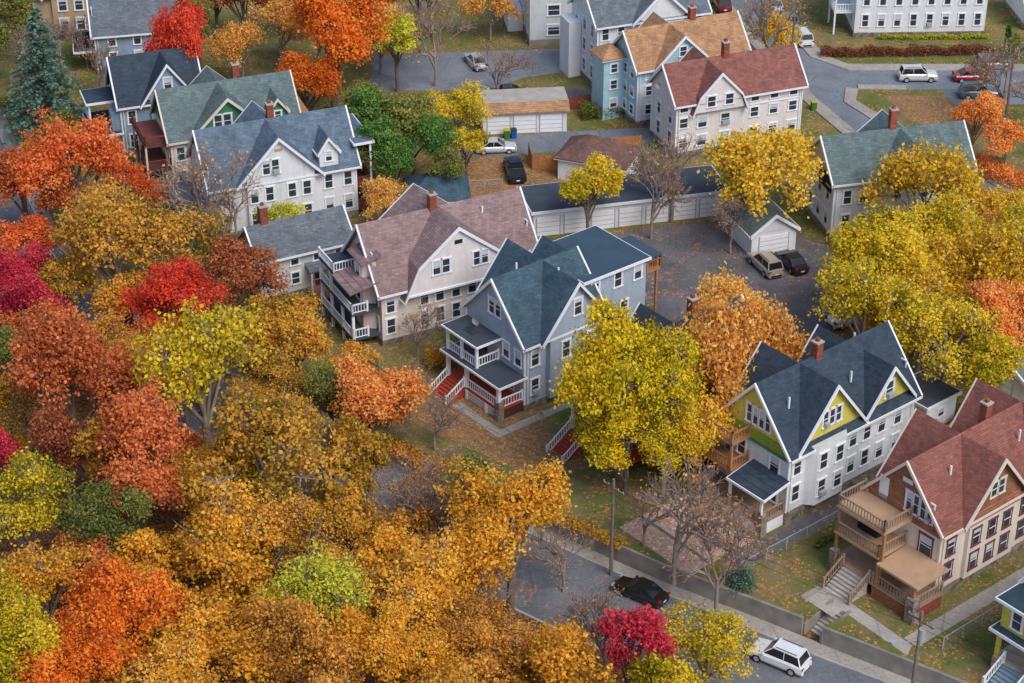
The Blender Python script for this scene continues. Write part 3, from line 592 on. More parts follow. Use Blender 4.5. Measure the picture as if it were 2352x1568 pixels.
kerbside('sidewalk',[(130,231.4),(41,232.2),(38.6,235),(34.5,253.4),(31.5,275)],-1.9,.13,M_side)
sheet('driveway',[(51,224.6),(62,224.6),(62,220.5),(52,220.5)],.012,M_asph)
sheet('leafy_ground',[(44,223),(51,223),(52,218),(58,214),(50,210),(45.5,217)],.004,M_leafg)
sheet('front_lawn',[(40,238),(66,237),(66,234.2),(41,235)],.006,M_lawn)
# ------------------------------------------------------------ vegetation
NR=np.random.default_rng(11)
def unit(n):
    v=NR.normal(size=(n,3)); return v/np.linalg.norm(v,axis=1)[:,None]
def leaves(P,Nn,size,jit=.8):
    n=len(P); nn=Nn+NR.normal(size=(n,3))*jit; nn/=np.linalg.norm(nn,axis=1)[:,None]
    r=unit(n); t=np.cross(nn,r); t/=np.linalg.norm(t,axis=1)[:,None]+1e-9; bb=np.cross(nn,t)
    L=size*NR.uniform(.55,1.35,(n,1)); Wd=L*NR.uniform(.5,.85,(n,1))
    return np.stack([P+t*L,P+bb*Wd,P-t*L,P-bb*Wd],axis=1).reshape(-1,3)
def tube(V,F,pts,rads,n=5):
    o=len(V)
    for i,(p,r) in enumerate(zip(pts,rads)):
        a=pts[max(0,i-1)];c=pts[min(len(pts)-1,i+1)]
        d=Vector(c)-Vector(a); d.normalize()
        u=d.cross(Vector((.3,.5,.8)) if abs(d.z)<.9 else Vector((1,0,0))); u.normalize(); w=d.cross(u)
        for k in range(n):
            an=2*math.pi*k/n; q=Vector(p)+(u*math.cos(an)+w*math.sin(an))*r; V.append(tuple(q))
    for i in range(len(pts)-1):
        for k in range(n):
            F.append((o+i*n+k,o+i*n+(k+1)%n,o+(i+1)*n+(k+1)%n,o+(i+1)*n+k))
def tree_mesh(name,V,F,LV,lv,bark,leaf):
    nb=len(V); Vb=np.array(V).reshape(-1,3) if nb else np.zeros((0,3))
    allv=np.concatenate([Vb,LV]); nl=len(LV)//4
    me=bpy.data.meshes.new(name)
    me.vertices.add(len(allv)); me.vertices.foreach_set('co',allv.astype(np.float32).ravel())
    idx=[i for f in F for i in f]; lf=(np.arange(nl*4)+nb)
    loops=np.concatenate([np.array(idx,dtype=np.int32),lf.astype(np.int32)])
    tot=np.array([len(f) for f in F]+[4]*nl,dtype=np.int32)
    st=np.concatenate([[0],np.cumsum(tot)[:-1]]).astype(np.int32)
    me.loops.add(len(loops)); me.loops.foreach_set('vertex_index',loops)
    me.polygons.add(len(tot)); me.polygons.foreach_set('loop_start',st); me.polygons.foreach_set('loop_total',tot)
    me.materials.append(bark); me.materials.append(leaf)
    me.polygons.foreach_set('material_index',np.array([0]*len(F)+[1]*nl,dtype=np.int32))
    me.update(calc_edges=True)
    at=me.attributes.new('lv','FLOAT','FACE'); at.data.foreach_set('value',np.concatenate([np.zeros(len(F)),lv]).astype(np.float32))
    return me
def crown(name,seed,Rr,nl,per,size,vz=1.0,bark=None):
    rr=random.Random(seed); V=[];F=[]
    cz=2.5+Rr*.95; C=np.array([0,0,cz]); ph=NR.uniform(0,6.28,6)
    # several main boughs give the crown its uneven, many-headed outline
    nbough=rr.choice([7,8,9,10]); BD=unit(nbough*3); BD=BD[BD[:,2]>-.3][:nbough]; BR=NR.uniform(.42,.74,len(BD)); BS=NR.uniform(.24,.42,len(BD))
    BC=C+BD*BR[:,None]*Rr*np.array([1,1,vz]); LCs=[];Ds=[]
    per_b=nl//(len(BD)+1)
    for c,bs in list(zip(BC,BS))+[(C+np.array([0,0,Rr*.2]),.48)]:
        u=unit(per_b*2); u=u[u[:,2]>-.6][:per_b]; p=c+u*(NR.uniform(.4,1.12,(len(u),1))**.7)*bs*Rr*np.array([1,1,.9*vz])
        LCs.append(p); dd=p-C; Ds.append(dd/(np.linalg.norm(dd,axis=1)[:,None]+1e-6))
    LC=np.concatenate(LCs); D=np.concatenate(Ds); lr=Rr*NR.uniform(.06,.16,len(D))
    Ps=[];Ns=[];vs=[]
    for c,d,r in zip(LC,D,lr):
        k=int(per*(r/(Rr*.12))**2); u=unit(k)+d*.4; u/=np.linalg.norm(u,axis=1)[:,None]
        p=c+u*(r*NR.uniform(.2,1.55,(k,1)))*np.array([1.2,1.2,.7])
        p+=NR.normal(size=(k,3))*.15
        Ps.append(p);Ns.append(u*.8+np.array([0,0,.7])); lvv=.5+NR.normal()*.13
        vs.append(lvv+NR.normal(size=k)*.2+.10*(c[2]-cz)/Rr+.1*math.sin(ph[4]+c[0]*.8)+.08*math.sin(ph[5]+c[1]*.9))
    P=np.concatenate(Ps);LV=leaves(P,np.concatenate(Ns),size); lv=np.clip(np.concatenate(vs),0,1)
    tr=Rr*.055
    tube(V,F,[(0,0,-.3),(.05,.02,1.5),(.1,-.1,cz*.6),(0,.1,cz+Rr*.3)],[tr*1.3,tr,tr*.75,tr*.25],7)
    for c in BC:
        zz=rr.uniform(.3,.6)*c[2]; m=(c[0]*.45,c[1]*.45,zz+(c[2]-zz)*.45); tube(V,F,[(0,0,zz),m,tuple(c)],[tr*.6,tr*.42,tr*.25],5)
    for i,(c,d) in enumerate(zip(LC,D)):
        if i%3==2: continue
        s0=BC[np.argmin(((BC-c)**2).sum(1))]; m=(s0+c)/2+NR.normal(size=3)*.12; e=c+d*Rr*NR.uniform(.12,.22)
        tube(V,F,[tuple(s0),tuple(m),tuple(c),tuple(e)],[tr*.26,tr*.2,tr*.12,tr*.05],3)
    return tree_mesh(name,V,F,LV,lv,bark or M_bark,L_dummy)
def bare(name,seed,Rr,levels,nleaf,size,upw=.25,spread=.28):
    rr=random.Random(seed);V=[];F=[];tips=[]
    def grow(p,d,l,r,lev):
        q=p+d*l*.5+Vector((rr.uniform(-1,1),rr.uniform(-1,1),rr.uniform(-.5,.5)))*l*.07
        e=p+d*l; n=6 if lev==0 else (4 if lev<3 else 3)
        tube(V,F,[p,q,e],[r,r*.85,r*.66],n)
        if lev>=levels-2: tips.append(e); tips.append(q)
        if lev>=levels: return
        k=4 if lev<2 else 3
        for i in range(k):
            sp=rr.uniform(.35,.85)
            u=d.cross(Vector((rr.uniform(-1,1),rr.uniform(-1,1),rr.uniform(-1,1)))); u.normalize()
            nd=(d*math.cos(sp)+u*math.sin(sp)+Vector((0,0,upw*.5))); nd.normalize()
            st=p+d*l*rr.uniform(.6,1.0) if i else e
            grow(st,nd,l*rr.uniform(.62,.82),r*.64,lev+1)
    grow(Vector((0,0,-.3)),Vector((0,0,1)),Rr*.75,Rr*.05,0)
    T=np.array([tuple(t) for t in tips]); mx=np.percentile(np.hypot(T[:,0],T[:,1]),96); sc=Rr/mx
    V2=[(x*sc,y*sc,z*(sc*.5+.5)) for x,y,z in V]; T=T*np.array([sc,sc,sc*.5+.5])
    if nleaf:
        P=T[NR.integers(0,len(T),nleaf)]+NR.normal(size=(nleaf,3))*spread
        LV=leaves(P,unit(nleaf)+np.array([0,0,.5]),size); lv=np.clip(.5+NR.normal(size=nleaf)*.22,0,1)
    else: LV=np.zeros((0,3)); lv=np.zeros(0)
    return tree_mesh(name,V2,F,LV,lv,M_bark2,L_dummy)
PAL={'e':[(120,66,36),(196,104,58),(226,142,86)],'v':[(158,74,32),(224,106,50),(244,150,84)],'c':[(132,22,42),(200,48,72),(228,92,104)],
'r':[(154,36,26),(224,66,46),(244,112,76)],'o':[(118,106,34),(198,150,54),(228,176,74)],'n':[(106,56,40),(162,90,60),(202,130,82)],
'g':[(140,108,32),(222,158,48),(246,192,76)],'l':[(118,128,30),(190,190,58),(220,216,86)],'y':[(122,124,26),(208,182,38),(240,208,68)],
'Y':[(104,126,28),(214,184,32),(250,212,52)],'s':[(178,102,44),(236,150,74),(250,184,108)],'d':[(68,88,44),(122,130,62),(164,156,82)],
'b':[(126,94,38),(202,144,58),(232,176,82)],'w':[(154,72,20),(226,120,38),(244,154,62)],'f':[(46,84,38),(82,126,56),(128,160,74)],
'G':[(160,134,32),(232,190,56),(248,212,88)],'S':[(188,122,56),(242,180,88),(252,208,122)],'B':[(156,106,66),(196,140,88),(218,170,110)],'P':[(54,82,68),(92,124,106),(136,162,144)],'h':[(96,44,40),(140,76,62),(150,114,66)]}
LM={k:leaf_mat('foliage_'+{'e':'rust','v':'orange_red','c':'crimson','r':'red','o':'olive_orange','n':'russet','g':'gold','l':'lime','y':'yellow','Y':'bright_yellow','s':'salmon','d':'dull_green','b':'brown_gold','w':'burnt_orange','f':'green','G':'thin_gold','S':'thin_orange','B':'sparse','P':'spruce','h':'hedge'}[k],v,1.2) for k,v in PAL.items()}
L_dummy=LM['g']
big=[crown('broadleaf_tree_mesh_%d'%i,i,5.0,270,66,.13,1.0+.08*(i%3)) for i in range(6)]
loose=[crown('loose_broadleaf_mesh_%d'%i,40+i,5.0,230,38,.135,1.06,bark=M_bark2) for i in range(4)]
small=[crown('small_broadleaf_mesh_%d'%i,20+i,3.0,150,50,.12,1.05) for i in range(4)]
thin=[bare('thin_leaf_tree_mesh_%d'%i,50+i,4.5,5,8000,.145,spread=.34) for i in range(3)]
bares=[bare('bare_tree_mesh_%d'%i,60+i,4.0,5,420,.11) for i in range(3)]
def spruce(name,seed,h,Rr,size,per=60):
    rr=random.Random(seed);V=[];F=[];Ps=[]
    tube(V,F,[(0,0,-.3),(0,0,h*.6),(0,0,h)],[h*.018,h*.01,.02],6)
    z=h*.06
    while z<h*.98:
        k=int(7+3*(1-z/h)); r=Rr*(1-z/h)**.8+.1
        for i in range(k):
            an=rr.uniform(0,6.28);rl=r*rr.uniform(.7,1.15); e=Vector((math.cos(an)*rl,math.sin(an)*rl,z-rl*.22))
            tube(V,F,[(0,0,z),tuple(e)],[.05,.015],3)
            n=int(per*rl/Rr)+6; t=NR.uniform(.15,1,(n,1)); base=np.array([0,0,z])+(np.array(e)-np.array([0,0,z]))*t
            Ps.append(base+NR.normal(size=(n,3))*np.array([.22,.22,.1])*(.4+rl/Rr))
        z+=h*.032
    P=np.concatenate(Ps); LV=leaves(P,np.tile(np.array([0,0,1.0]),(len(P),1)),size,.5)
    return tree_mesh(name,V,F,LV,np.clip(.5+NR.normal(size=len(P))*.22,0,1),M_bark,L_dummy)
SP=spruce('spruce_mesh',5,15,5.4,.2,90); SP2=spruce('small_spruce_mesh',6,1.8,.7,.07,30)
def place(me,nm,x,y,z,s,mat,sz=1.0):
    o=newobj(nm,me); o.location=(x,y,z); o.scale=(s,s,s*sz); o.rotation_euler=(0,0,RND.uniform(0,6.28))
    o.material_slots[1].link='OBJECT'; o.material_slots[1].material=LM[mat]; return o
FOR="""e-50,190,4.3 v-45,190,5.2 e-40,189,2.7 v-50,181,3.0 c-47,175,3.4 c-45,168,2.9 v-47,183,2.6 o-38,175,5.5 o-32,177,4.9 n-27,172,4.2 r-31,164,4.6 o-42,172,2.9 b-38,160,3.8 e-38,149,5.2 d-44,157,2.9 y-26,148,5.8 o-20,161,4.4 o-21,154,3.5 s-13,148,4.3 e-30,137,4.9 o-19,137,5.6 y-38,133,4.0 d-30,132,3.5 c-43,145,2.2 d-39,141,2.2 g-22,126,5.0 g-35,124,4.0 w-28,120,4.2 y-34,116,4.1 g-20,117,4.8 l-14,121,4.1 g-7,123,4.6 g0,130,4.8 d-3,139,2.7 b-3,118,3.8 b2,117,3.5 c8.7,118.8,2.7 y14.6,119.6,3.6 g-24,114,4.0 b-15,114,4.0 g-9,115,3.6 w-31,114,4.0 y11,114,3.0 o-16,131,3.5 o-13,134,3.0 d-40,128,2.3 e-29,145,3.0 n-37,143,3.0 b-8,132,2.6 n-44,165,2.4 g-3,127,3.1 e-32,152,2.7 o-20,147,3.4 g4,114,3.2 b-1,114,3.1 y-38,121,3.1 g-6,117,3.1 g-27,128,3.2 g-14,126,3.4 o-25,140,3.4 e-33,128,3 y-45,135,3 o-44,150,3.4 c-50,160,3.2 g-22,108,4 b-30,108,4 b-12,108,4 g-4,108,4 o4,106,4 y12,106,4
n-41,184,3.2 v-40,193,3.4 o-36,169,3 e-42,161,3.2 b-34,157,3.4 y-20,143,3.4 o-12,141,3.0 o-34,142,3.2 d-33,133,3 g-29,124,3 y-18,122,3.2 g-30,116,3 g-11,118,3 o-23,131,3.4 g-10,128,3 g-24,120,3.2 o-24,165,3 o-15,157,2.8 d-16,153,2.6 B-9,139,3.6 B-6,135,3.8 B-11,134,3.4 B-4,143,3.2 B-15,143,3.2 B-12,151,3 B-2,134,3.4 B4,133,3.2 B-8,129,3.2 S-7,140,2.6 B-38,165,3 B-29,157,3 B-1,125,3.4 B7,122,3.2"""
UP="""S15.5,144.5,3.4 w-21,219,6.0 w-23,213,3.6 S-28,230,4.2 l-14,224,3.1 f-14,196,3.3 d-10.5,201,3.3 f-8,198,2.8 d-16,206,2.9 f-15,201,3.2 f-12,193,2.4 d-7,194,2 y-6,207,3.6 y-5,201,2.1 S-13,190,2.7 l-23,184,2.2 r-37,240,3.2 d-60,233,3.7 B-55,230,3.2 n-17,236,3.2 s51,206,2.4 s54,202,2.4 d61,231,1.3 s54,212,1.8 S-32,226,3.6 b-45,236,2.6 B-23,231,4.7 n-33,238,3.7 S-16,229,4 B-9,226,5.1 B-2,221,3.8 B-30.5,183.3,5.4 B-28,181.5,4.2 B17,191,4.3 B14,187,3.8 B31,229,4.4 G31,231,3.2 B57,217,4.2 B60,212,3.4 B13,129.5,4.6 B15.5,126,3.8 B18,129,3.4 B11,134,3.2 B-9,163,2.8 B22,184,2.8 B-9,153,2.6 B-6.5,148.5,2.6 B-52,231,3.1 d-62,224,3 B-57,224,3.4 n-27,240,3.4 w-12,241,3 d-38,232,2.6 B-49,222,3 d-50,204,2.2 d-10,240,3 S-3,240,3.4 l-47,200,2
y34.5,167.5,5.0 G37,161,5.4 y32,158.5,4.5 G44,167,5.2 y38,155,4.3 s44,160,4.0 y48,175,3.4 G41,181,5.6 G49,183,3.8 y41,151,3.0 y42,175,3.8 G37,174,3.6 y46,170,3.4 G35,163,4.4 S47,178,3.6 y36,158.5,3.2 G40,170,4.5 y8,186,3.1 G25,189,6.0 y24,188.5,2.8 S18,162,4.4 S21,158,3.9 S47,164,4 y50,168,4.4"""
def plant(S,base,dy=0):
    for t in S.split():
        k=t[0]; x,y,r=map(float,t[1:].split(','))
        if k in 'GS': me=RND.choice(thin); R0=4.5; nm='thin_autumn_tree'
        elif k=='B': me=RND.choice(bares); R0=4.0; nm='bare_tree'
        elif r<3.4: me=RND.choice(small); R0=3.0; nm='maple_tree'
        elif k in 'gobyl' and RND.random()<.6: me=RND.choice(loose); R0=5.0; nm='maple_tree'
        else: me=RND.choice(big); R0=5.0; nm='maple_tree'
        if k in 'gob' and nm=='maple_tree': nm='oak_tree'
        if k in 'f': nm='evergreen_shrub_tree'
        place(me,nm,x+RND.uniform(-.4,.4),y+dy+RND.uniform(-.4,.4),base,r/R0*(1.16 if nm in('maple_tree','oak_tree') else 1.08),k,RND.uniform(.88,1.14))
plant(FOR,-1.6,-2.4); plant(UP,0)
place(big[1],'maple_tree',-36.8,214,0,.8,'r',1.75)
# the tall street maples in front of the blue trimmed house
place(big[0],'maple_tree',9.0,143.4,0,1.06,'Y',1.36); place(loose[0],'maple_tree',13.0,143.4,0,.95,'Y',1.3); place(big[1],'maple_tree',9.8,148.2,0,.74,'y',1.65)
place(big[4],'maple_tree',9.6,141.6,-1.0,.9,'Y',.95); place(loose[2],'maple_tree',12.6,140.8,-.4,.76,'Y',.95)
place(thin[1],'thin_autumn_tree',18.8,147.9,0,1.2,'S',1.35); place(thin[0],'thin_autumn_tree',17.0,145.6,0,.95,'S',1.3); place(thin[2],'thin_autumn_tree',16.4,143.6,0,.85,'G',1.2); place(thin[0],'thin_autumn_tree',21.8,150.5,0,.95,'S',1.4)
place(SP,'blue_spruce_tree',-53,214,0,1.0,'P'); place(SP2,'small_conifer',1,141.5,0,1,'P'); place(SP2,'small_conifer',18.2,128.8,0,1.1,'P')
def leafbox(name,x0,y0,x1,y1,w,h,pal,n,size=.12,z=0):
    dx,dy=x1-x0,y1-y0;l=math.hypot(dx,dy); t=NR.uniform(0,1,n); s=NR.uniform(-w/2,w/2,n); zz=NR.uniform(.05,1,n)**.6*h
    zz*=.75+.25*np.sin(t*l*1.7+s)*np.cos(t*l*.6)
    P=np.stack([x0+dx*t-dy/l*s,y0+dy*t+dx/l*s,z+zz],axis=1)
    LV=leaves(P,unit(n)+np.array([0,0,.8]),size); me=tree_mesh(name,[],[],LV,np.clip(.5+NR.normal(size=n)*.2,0,1),M_bark,LM[pal])
    newobj(name,me)
leafbox('hedge',38,234.6,59.5,235.4,1.2,1.4,'h',7000); leafbox('hedge',46,240.2,60,240.4,.8,.7,'l',2500)
leafbox('hedge',-43,197,-36,199,2,1.6,'d',3000); leafbox('shrub_row',8,216.5,16,218.5,2.2,2,'d',4000); leafbox('shrub_row',-4,158,2,161,1.6,1.4,'d',2500,z=0)
leafbox('shrub_row',-8,161.5,-2,164,2,1.8,'o',2500); leafbox('shrub_row',14,143,18,139,2.2,1.5,'d',2500); leafbox('shrub_row',47,206,56,198,3,2.4,'s',6000); leafbox('shrub_row',28,130,30,131,1,.8,'d',700)
leafbox('shrub_row',-11,149,0,140.5,1.8,1.2,'b',4000,z=-.6); leafbox('shrub_row',0,140.5,9,134,1.2,.9,'o',2200,z=-.2)
leafbox('shrub_row',24.5,133.8,27.5,136.2,.6,.5,'d',500); leafbox('shrub_row',17,214,32,219,1.0,1.0,'o',2500); leafbox('shrub_row',33,186,34,184,1.2,1.2,'d',900)
leafbox('shrub_row',-55,208,-48,205,1.6,1.2,'b',2500); leafbox('shrub_row',-62,218,-54,222,2,1.6,'d',3500); leafbox('shrub_row',-14,160,-10,155,2,1.6,'d',2500)
leafbox('arborvitae',61,236,61.5,236,1.2,3.5,'f',2500); leafbox('arborvitae',64,236,64.5,236,1.2,3.5,'f',2500)
# ------------------------------------------------------------ cars
def car(x,y,hd,kind,rgb,z=0,nm='parked_car'):
    paint=bpy.data.materials.get('car_paint_%d_%d_%d'%rgb)
    if not paint:
        paint,nt,pb=base_mat('car_paint_%d_%d_%d'%rgb,.3); c=lin(rgb); pb.inputs['Coat Weight'].default_value=.6; pb.inputs['Metallic'].default_value=.1
        tc=N(nt,'ShaderNodeTexCoord').outputs['Object']; no=N(nt,'ShaderNodeTexNoise',Scale=1.5); nt.links.new(tc,no.inputs['Vector']); nt.links.new(ramp(nt,no.outputs['Fac'],[(.3,mul(c,.93)),(.7,mul(c,1.05))]),pb.inputs['Base Color'])
    b=B(nm,x,y,hd,z); suv=kind=='suv'; pk=kind=='pickup'
    L=5.4 if pk else (4.75 if suv else 4.6); w=.97 if (suv or pk) else .9; h=1.78 if (suv or pk) else 1.46; belt=1.08 if (suv or pk) else .92
    hl=L/2
    if suv: st=[(-1,.75,.8),(-.97,1.02,.93),(-.6,belt,1),(.3,belt,1),(.45,belt-.02,1),(.9,.92,.95),(1,.7,.8)]
    elif pk: st=[(-1,.95,.9),(-.98,1.08,.97),(-.3,belt,1),(.3,belt,1),(.42,belt,1),(.92,1.0,.95),(1,.75,.85)]
    else: st=[(-1,.68,.8),(-.95,.9,.92),(-.6,belt,1),(.25,belt,1),(.4,belt-.04,1),(.9,.74,.93),(1,.56,.8)]
    V=[];F=[]
    for f,zb,wf in st:
        ww=w*wf; X=f*hl
        V+=[(X,-ww*.9,.26),(X,-ww,.48),(X,-ww*.99,zb-.14),(X,-ww*.86,zb),(X,0,zb+.035),(X,ww*.86,zb),(X,ww*.99,zb-.14),(X,ww,.48),(X,ww*.9,.26)]
    n=9
    for i in range(len(st)-1):
        for k in range(n-1): F.append((i*n+k,i*n+k+1,(i+1)*n+k+1,(i+1)*n+k))
        F.append((i*n+8,i*n,(i+1)*n,(i+1)*n+8))
    F+= [tuple(range(n)),tuple(reversed(range((len(st)-1)*n,len(st)*n)))]
    b.add('body',paint,V,F)
    if suv: g=[(-.9,belt-.05),(-.78,h-.07),(.12,h),(.46,belt-.03)]
    elif pk: g=[(-.28,belt-.03),(-.22,h-.03),(.12,h),(.42,belt-.03)]
    else: g=[(-.72,belt-.04),(-.38,h-.03),(.06,h),(.46,belt-.06)]
    V=[]
    for i,(f,zz) in enumerate(g):
        ww=w*(.86 if i in(0,3) else .7); V+=[(f*hl,-ww,zz),(f*hl,ww,zz)]
    b.add('windows',M_cglass,V,[(0,1,3,2),(4,5,7,6),(0,2,4,6),(1,7,5,3)])
    r0,r1=g[1],g[2]; b.slab('roof_panel',paint,[(r0[0]*hl-.05,-w*.71,r0[1]+.03),(r1[0]*hl+.05,-w*.71,r1[1]+.03),(r1[0]*hl+.05,w*.71,r1[1]+.03),(r0[0]*hl-.05,w*.71,r0[1]+.03)],.07)
    for sg in (-1,1):
        for a,c in ((g[0],g[1]),(g[3],g[2])): b.bar('pillars',paint,(a[0]*hl,sg*w*.865,a[1]),(c[0]*hl,sg*w*.71,c[1]-.02),.09,.09)
        m=(g[1][0]+g[2][0])/2+(.04); b.bar('pillars',paint,(m*hl-.02,sg*w*.87,belt-.02),(m*hl,sg*w*.71,h-.05),.05,.1)
        b.box('mirrors',paint,.36*hl,.36*hl+.14,sg*w*1.02-.09+sg*.06,sg*w*1.02+.09+sg*.06,belt-.02,belt+.14)
        b.box('headlights',M_metal,hl*.9,hl*.965,sg*w*.72-.2,sg*w*.72+.2,.6,.76 if not suv else .86)
        b.box('taillights',mk_tail,-hl*.99,-hl*.93,sg*w*.74-.16,sg*w*.74+.16,.72,.95)
        if suv: b.bar('roof_rails',M_tire,(-.7*hl,sg*w*.6,h+.06),(.05*hl,sg*w*.6,h+.09),.04,.04)
        for wx in (-.62,.62):
            n=16; rr=.36 if (suv or pk) else .32; yo,yi=sg*(w+.015),sg*(w-.22)
            V=[(wx*hl+rr*math.cos(6.2832*k/n),yo,rr+rr*math.sin(6.2832*k/n)) for k in range(n)]+[(wx*hl+rr*math.cos(6.2832*k/n),yi,rr+rr*math.sin(6.2832*k/n)) for k in range(n)]
            b.add('wheels',M_tire,V,[tuple(range(n)),tuple(range(2*n-1,n-1,-1))]+[(k,(k+1)%n,(k+1)%n+n,k+n) for k in range(n)])
            V=[(wx*hl+rr*.62*math.cos(6.2832*k/n),yo+sg*.012,rr+rr*.62*math.sin(6.2832*k/n)) for k in range(n)]; b.add('hubcaps',M_metal,V,[tuple(range(n))])
    if pk:
        b.box('truck_bed',M_dark,-hl*.95,-hl*.34,-w*.78,w*.78,belt-.0,belt+.045)
        for sg in (-1,1): b.box('bed_rails',paint,-hl*.97,-hl*.3,sg*w*.86-.07,sg*w*.86+.07,belt-.02,belt+.1)
        b.box('tailgate',paint,-hl*.985,-hl*.95,-w*.85,w*.85,.6,belt+.1)
    b.box('bumpers',M_tire,hl*.97,hl*1.005,-w*.6,w*.6,.3,.48); b.box('bumpers',M_tire,-hl*1.005,-hl*.97,-w*.6,w*.6,.3,.48)
    b.box('plate',M_trim,-hl*1.01,-hl*1.003,-.2,.2,.5,.62)
    b.done()
mk_tail=mk('tail_light',(150,20,18),rough=.3)
car(20.4,121.5,149-3,'suv',(240,242,244),-1.61,'white_suv'); car(10.2,129.6,145,'sedan',(26,27,30),-1.61,'black_car')
car(-1.8,207.8,5,'sedan',(206,210,214),.01,'silver_sedan'); car(.3,202,98,'pickup',(24,34,44),.01,'pickup_truck')
car(25.5,180.6,112,'suv',(182,170,154),.01,'tan_suv'); car(28.2,181.2,112,'sedan',(36,40,48),.01,'dark_car')
car(48.8,227.6,0,'suv',(214,216,218),.01,'silver_suv'); car(55.3,227.5,3,'sedan',(150,26,54),.01,'red_car'); car(58.6,231.0,3,'suv',(130,136,140),.01,'gray_suv')
car(55.2,222.6,0,'suv',(92,104,116),.01,'blue_gray_suv'); car(52.6,202.9,-50,'sedan',(176,28,44),.01,'red_car')
car(36.3,239.5,100,'suv',(226,228,230),.01,'white_suv'); car(35.4,245,100,'sedan',(120,126,132),.01,'gray_car'); car(34.0,250.5,98,'sedan',(200,204,208),.01,'silver_car'); car(27.2,250.8,98,'suv',(110,24,38),.01,'dark_red_suv')
car(-4.4,232,110,'sedan',(180,184,188),.01,'silver_car'); car(32.4,170,30,'sedan',(220,222,224),.01,'white_car'); car(-47.8,184.6,115,'sedan',(216,218,220),-1.61,'white_car'); car(-.2,222.6,8,'sedan',(44,56,72),.01,'dark_blue_car')
# ------------------------------------------------------------ street furniture
def fence(name,pts,h,mat,z=0,bw=.24):
    b=B(name,0,0,0,z)
    for (x0,y0),(x1,y1) in zip(pts[:-1],pts[1:]):
        l=math.hypot(x1-x0,y1-y0); n=max(1,int(l/(bw+.02))); d=((x1-x0)/l,(y1-y0)/l)
        for i in range(n): b.obox('boards',mat,(x0,y0),d,i*l/n,(i+.92)*l/n,-.012,.012,.05,h+RND.uniform(-.03,.03))
        b.obox('rails',mat,(x0,y0),d,0,l,-.06,-.014,h*.75,h*.75+.08); b.obox('rails',mat,(x0,y0),d,0,l,-.06,-.014,h*.25,h*.25+.08)
        for i in range(int(l/2.4)+2): s=min(i*2.4,l); b.obox('posts',mat,(x0,y0),d,s-.05,s+.05,-.12,-.061,0,h+.08)
    b.done()
def chain(name,pts,h=1.2,z=0):
    b=B(name,0,0,0,z)
    for (x0,y0),(x1,y1) in zip(pts[:-1],pts[1:]):
        l=math.hypot(x1-x0,y1-y0); b.bar('top_rail',M_metal,(x0,y0,h),(x1,y1,h),.05,.05)
        for k in range(1,6): b.bar('wire_mesh',M_metal,(x0,y0,h*k/6),(x1,y1,h*k/6),.012,.012)
        n=int(l/2.4)+1
        for i in range(n+1): X=x0+(x1-x0)*i/n;Y=y0+(y1-y0)*i/n; b.box('posts',M_metal,X-.035,X+.035,Y-.035,Y+.035,0,h+.05)
    b.done()
fence('wooden_fence',[(7,207.6),(14.5,208.8)],1.5,M_fence); fence('wooden_fence',[(1.8,206.5),(2.2,203.2),(5.2,202.4)],1.8,M_fence)
fence('red_fence',[(.8,217.5),(4.2,218.4),(9,219.5)],1.6,M_fence2); fence('wooden_fence',[(36.6,147.8),(42,155),(44,156)],1.4,M_fence)
chain('chain_link_fence',[(-14,191),(-9,197.5),(-1,198.5)]); chain('chain_link_fence',[Kl(-4,-3.4),Kl(14,-3.4)]); chain('chain_link_fence',[Jl(-8,-1.3),Jl(6,-1.3)])
fence('wooden_fence',[(-60,226),(-52,227.5)],1.2,M_wood2)
def bin_(x,y,rgb):
    nm='wheelie_bin'; m=bpy.data.materials.get('bin_%d'%rgb[2]) or mk('bin_%d'%rgb[2],rgb,rough=.5)
    lid=bpy.data.materials.get('bin_lid') or mk('bin_lid',(60,66,70)); 
    if rgb[1]>100 and rgb[2]<100: lid=bpy.data.materials.get('bin_lid_y') or mk('bin_lid_y',(196,176,40))
    b=B(nm,x,y,10); b.slab('bin_body',m,[(-.3,-.33,1),(.3,-.33,1),(.3,.33,1),(-.3,.33,1)],.9); b.box('lid',lid,-.33,.33,-.36,.4,1.0,1.08); b.box('handle',m,-.25,.25,.4,.46,.9,1.0)
    for s in (-1,1): b.box('wheels',M_tire,s*.3-.05,s*.3+.05,.25,.42,0,.2)
    b.done()
GR=(60,120,50);BLU=(30,90,170)
for x,y,c in ((-.6,211.3,GR),(.2,211.4,BLU),(37.9,154.6,GR),(38.7,154.9,BLU),(35.2,219,GR),(11.2,217.2,BLU),(12,217.4,BLU),(53.9,204.6,GR),(10.5,208,BLU)): bin_(x,y,c)
def pole(x,y,z,h,arm=1.2,lamp=False,al=40):
    b=B('utility_pole',x,y,al,z); V=[];F=[]; tube(V,F,[(0,0,0),(0,0,h*.5),(0,0,h)],[.16,.14,.11],10); F.append(tuple(range(20,30))); b.add('pole',M_pole,V,F)
    b.box('crossarm',M_pole,-.06,.06,-arm,arm,h-.9,h-.78)
    for s in (-1,-.5,.5,1): b.box('insulators',M_conc,-.04,.04,s*arm*.92-.04,s*arm*.92+.04,h-.78,h-.62)
    if lamp:
        V=[];F=[]; tube(V,F,[(-.25,-.4,h-2.2),(-.25,-.4,h-1.2)],[.26,.26],12); F.append(tuple(range(12,24))); F.append(tuple(range(11,-1,-1))); b.add('transformer',M_metal,V,F)
        b.bar('lamp_arm',M_metal,(0,0,h-2.8),(-1.6,1.0,h-2.5),.06,.06); b.box('lamp_head',M_metal,-1.9,-1.4,.85,1.2,h-2.62,h-2.46)
    b.done()
pole(29.5,116.2,-1.48,9.0,lamp=True); pole(8.0,132.4,-1.48,9.3); pole(-11.5,150.2,-1.48,9.5); pole(57,216,0,9); pole(33.2,226,0,9)
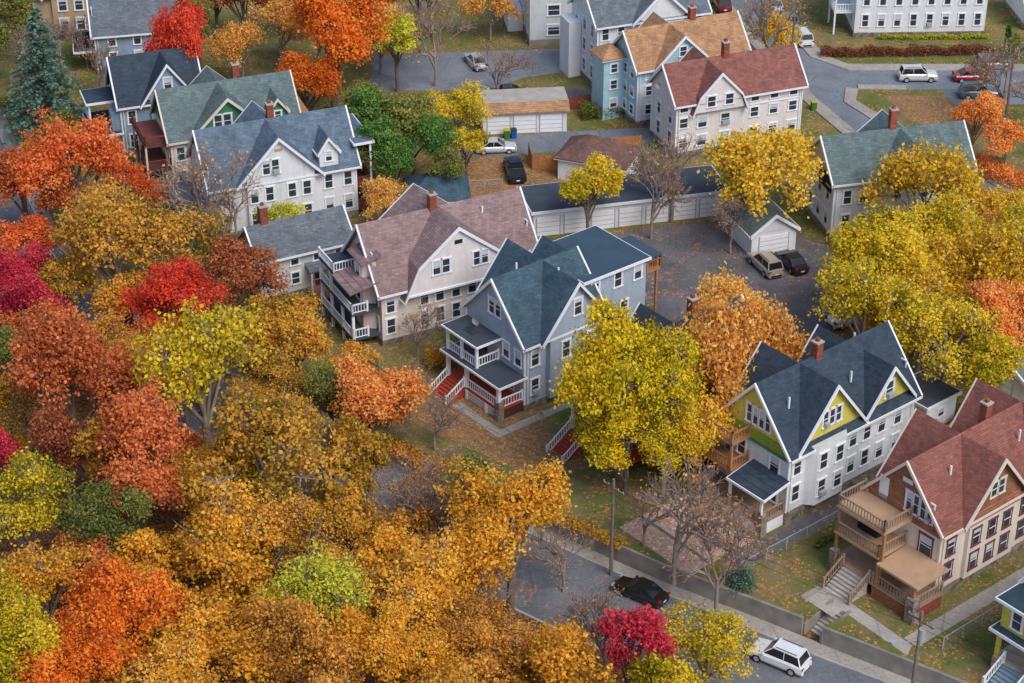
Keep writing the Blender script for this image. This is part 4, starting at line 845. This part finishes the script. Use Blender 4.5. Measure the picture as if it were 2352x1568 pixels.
def wire(nm,P,Q,sag=.6):
    V=[];F=[];pts=[]
    for i in range(13):
        t=i/12; pts.append((P[0]+(Q[0]-P[0])*t,P[1]+(Q[1]-P[1])*t,P[2]+(Q[2]-P[2])*t-sag*4*t*(1-t)))
    tube(V,F,pts,[.014]*13,3); newobj(nm,mesh_from(nm,V,F,[M_tire]))
for k in (-1,0,1):
    ox,oy=.5*k,.7*k
    for a,c in (((29.5,116.2,6.8),(8,132.4,7.1)),((8,132.4,7.1),(-11.5,150.2,7.3)),((29.5,116.2,6.8),(52,100,7))): wire('power_line',(a[0]+ox,a[1]+oy,a[2]),(c[0]+ox,c[1]+oy,c[2]))
    wire('power_line',(57+ox,216+oy,8.2),(33.2+ox,226+oy,8.2))
wire('power_line',(29.5,116.2,6),(34,127,5.5),.4)
for x,y,z in ((-3.2,158.6,6.4),(2.6,151.8,.8),(16.2,208,7.5)):
    b=B('satellite_dish',x,y,-120,z); V=[(0,0,0)];F=[]
    for k in range(16):
        a=6.2832*k/16; V.append((.16,.38*math.cos(a),.42*math.sin(a)))
    F=[(0,k+1,(k+1)%16+1) for k in range(16)]; b.add('dish',M_conc,[(p[0],p[1],p[2]+.5) for p in V],F); b.bar('arm',M_metal,(0,0,.5),(.5,0,.45),.03,.03); b.box('mast',M_metal,-.08,-.03,-.03,.03,-.8,.5); b.done()
# ------------------------------------------------------------ light + camera
w=bpy.data.worlds.new("World"); SC.world=w; w.use_nodes=True; nt=w.node_tree; bg=nt.nodes['Background']
sk=nt.nodes.new('ShaderNodeTexSky'); sk.sky_type='NISHITA'; sk.sun_disc=False
el,az=math.radians(50),math.radians(142)
sk.sun_elevation=el; sk.sun_rotation=az; sk.air_density=1.0; sk.dust_density=2.0
nt.links.new(sk.outputs[0],bg.inputs[0]); bg.inputs[1].default_value=.15
sl=bpy.data.lights.new('sun','SUN'); sl.energy=2.1; sl.angle=math.radians(32); sl.color=(1,.965,.925)
so=newobj('sun',sl); d=Vector((math.sin(az)*math.cos(el),math.cos(az)*math.cos(el),math.sin(el))); so.rotation_euler=d.to_track_quat('Z','Y').to_euler()
cam=bpy.data.cameras.new('camera'); co=newobj('camera',cam); cam.lens=72; cam.sensor_width=36; cam.clip_end=3000; co.location=(0,0,100); co.rotation_euler=(math.radians(59),0,0); SC.camera=co
SC.view_settings.view_transform='Standard'; SC.view_settings.look='None'; SC.view_settings.exposure=0
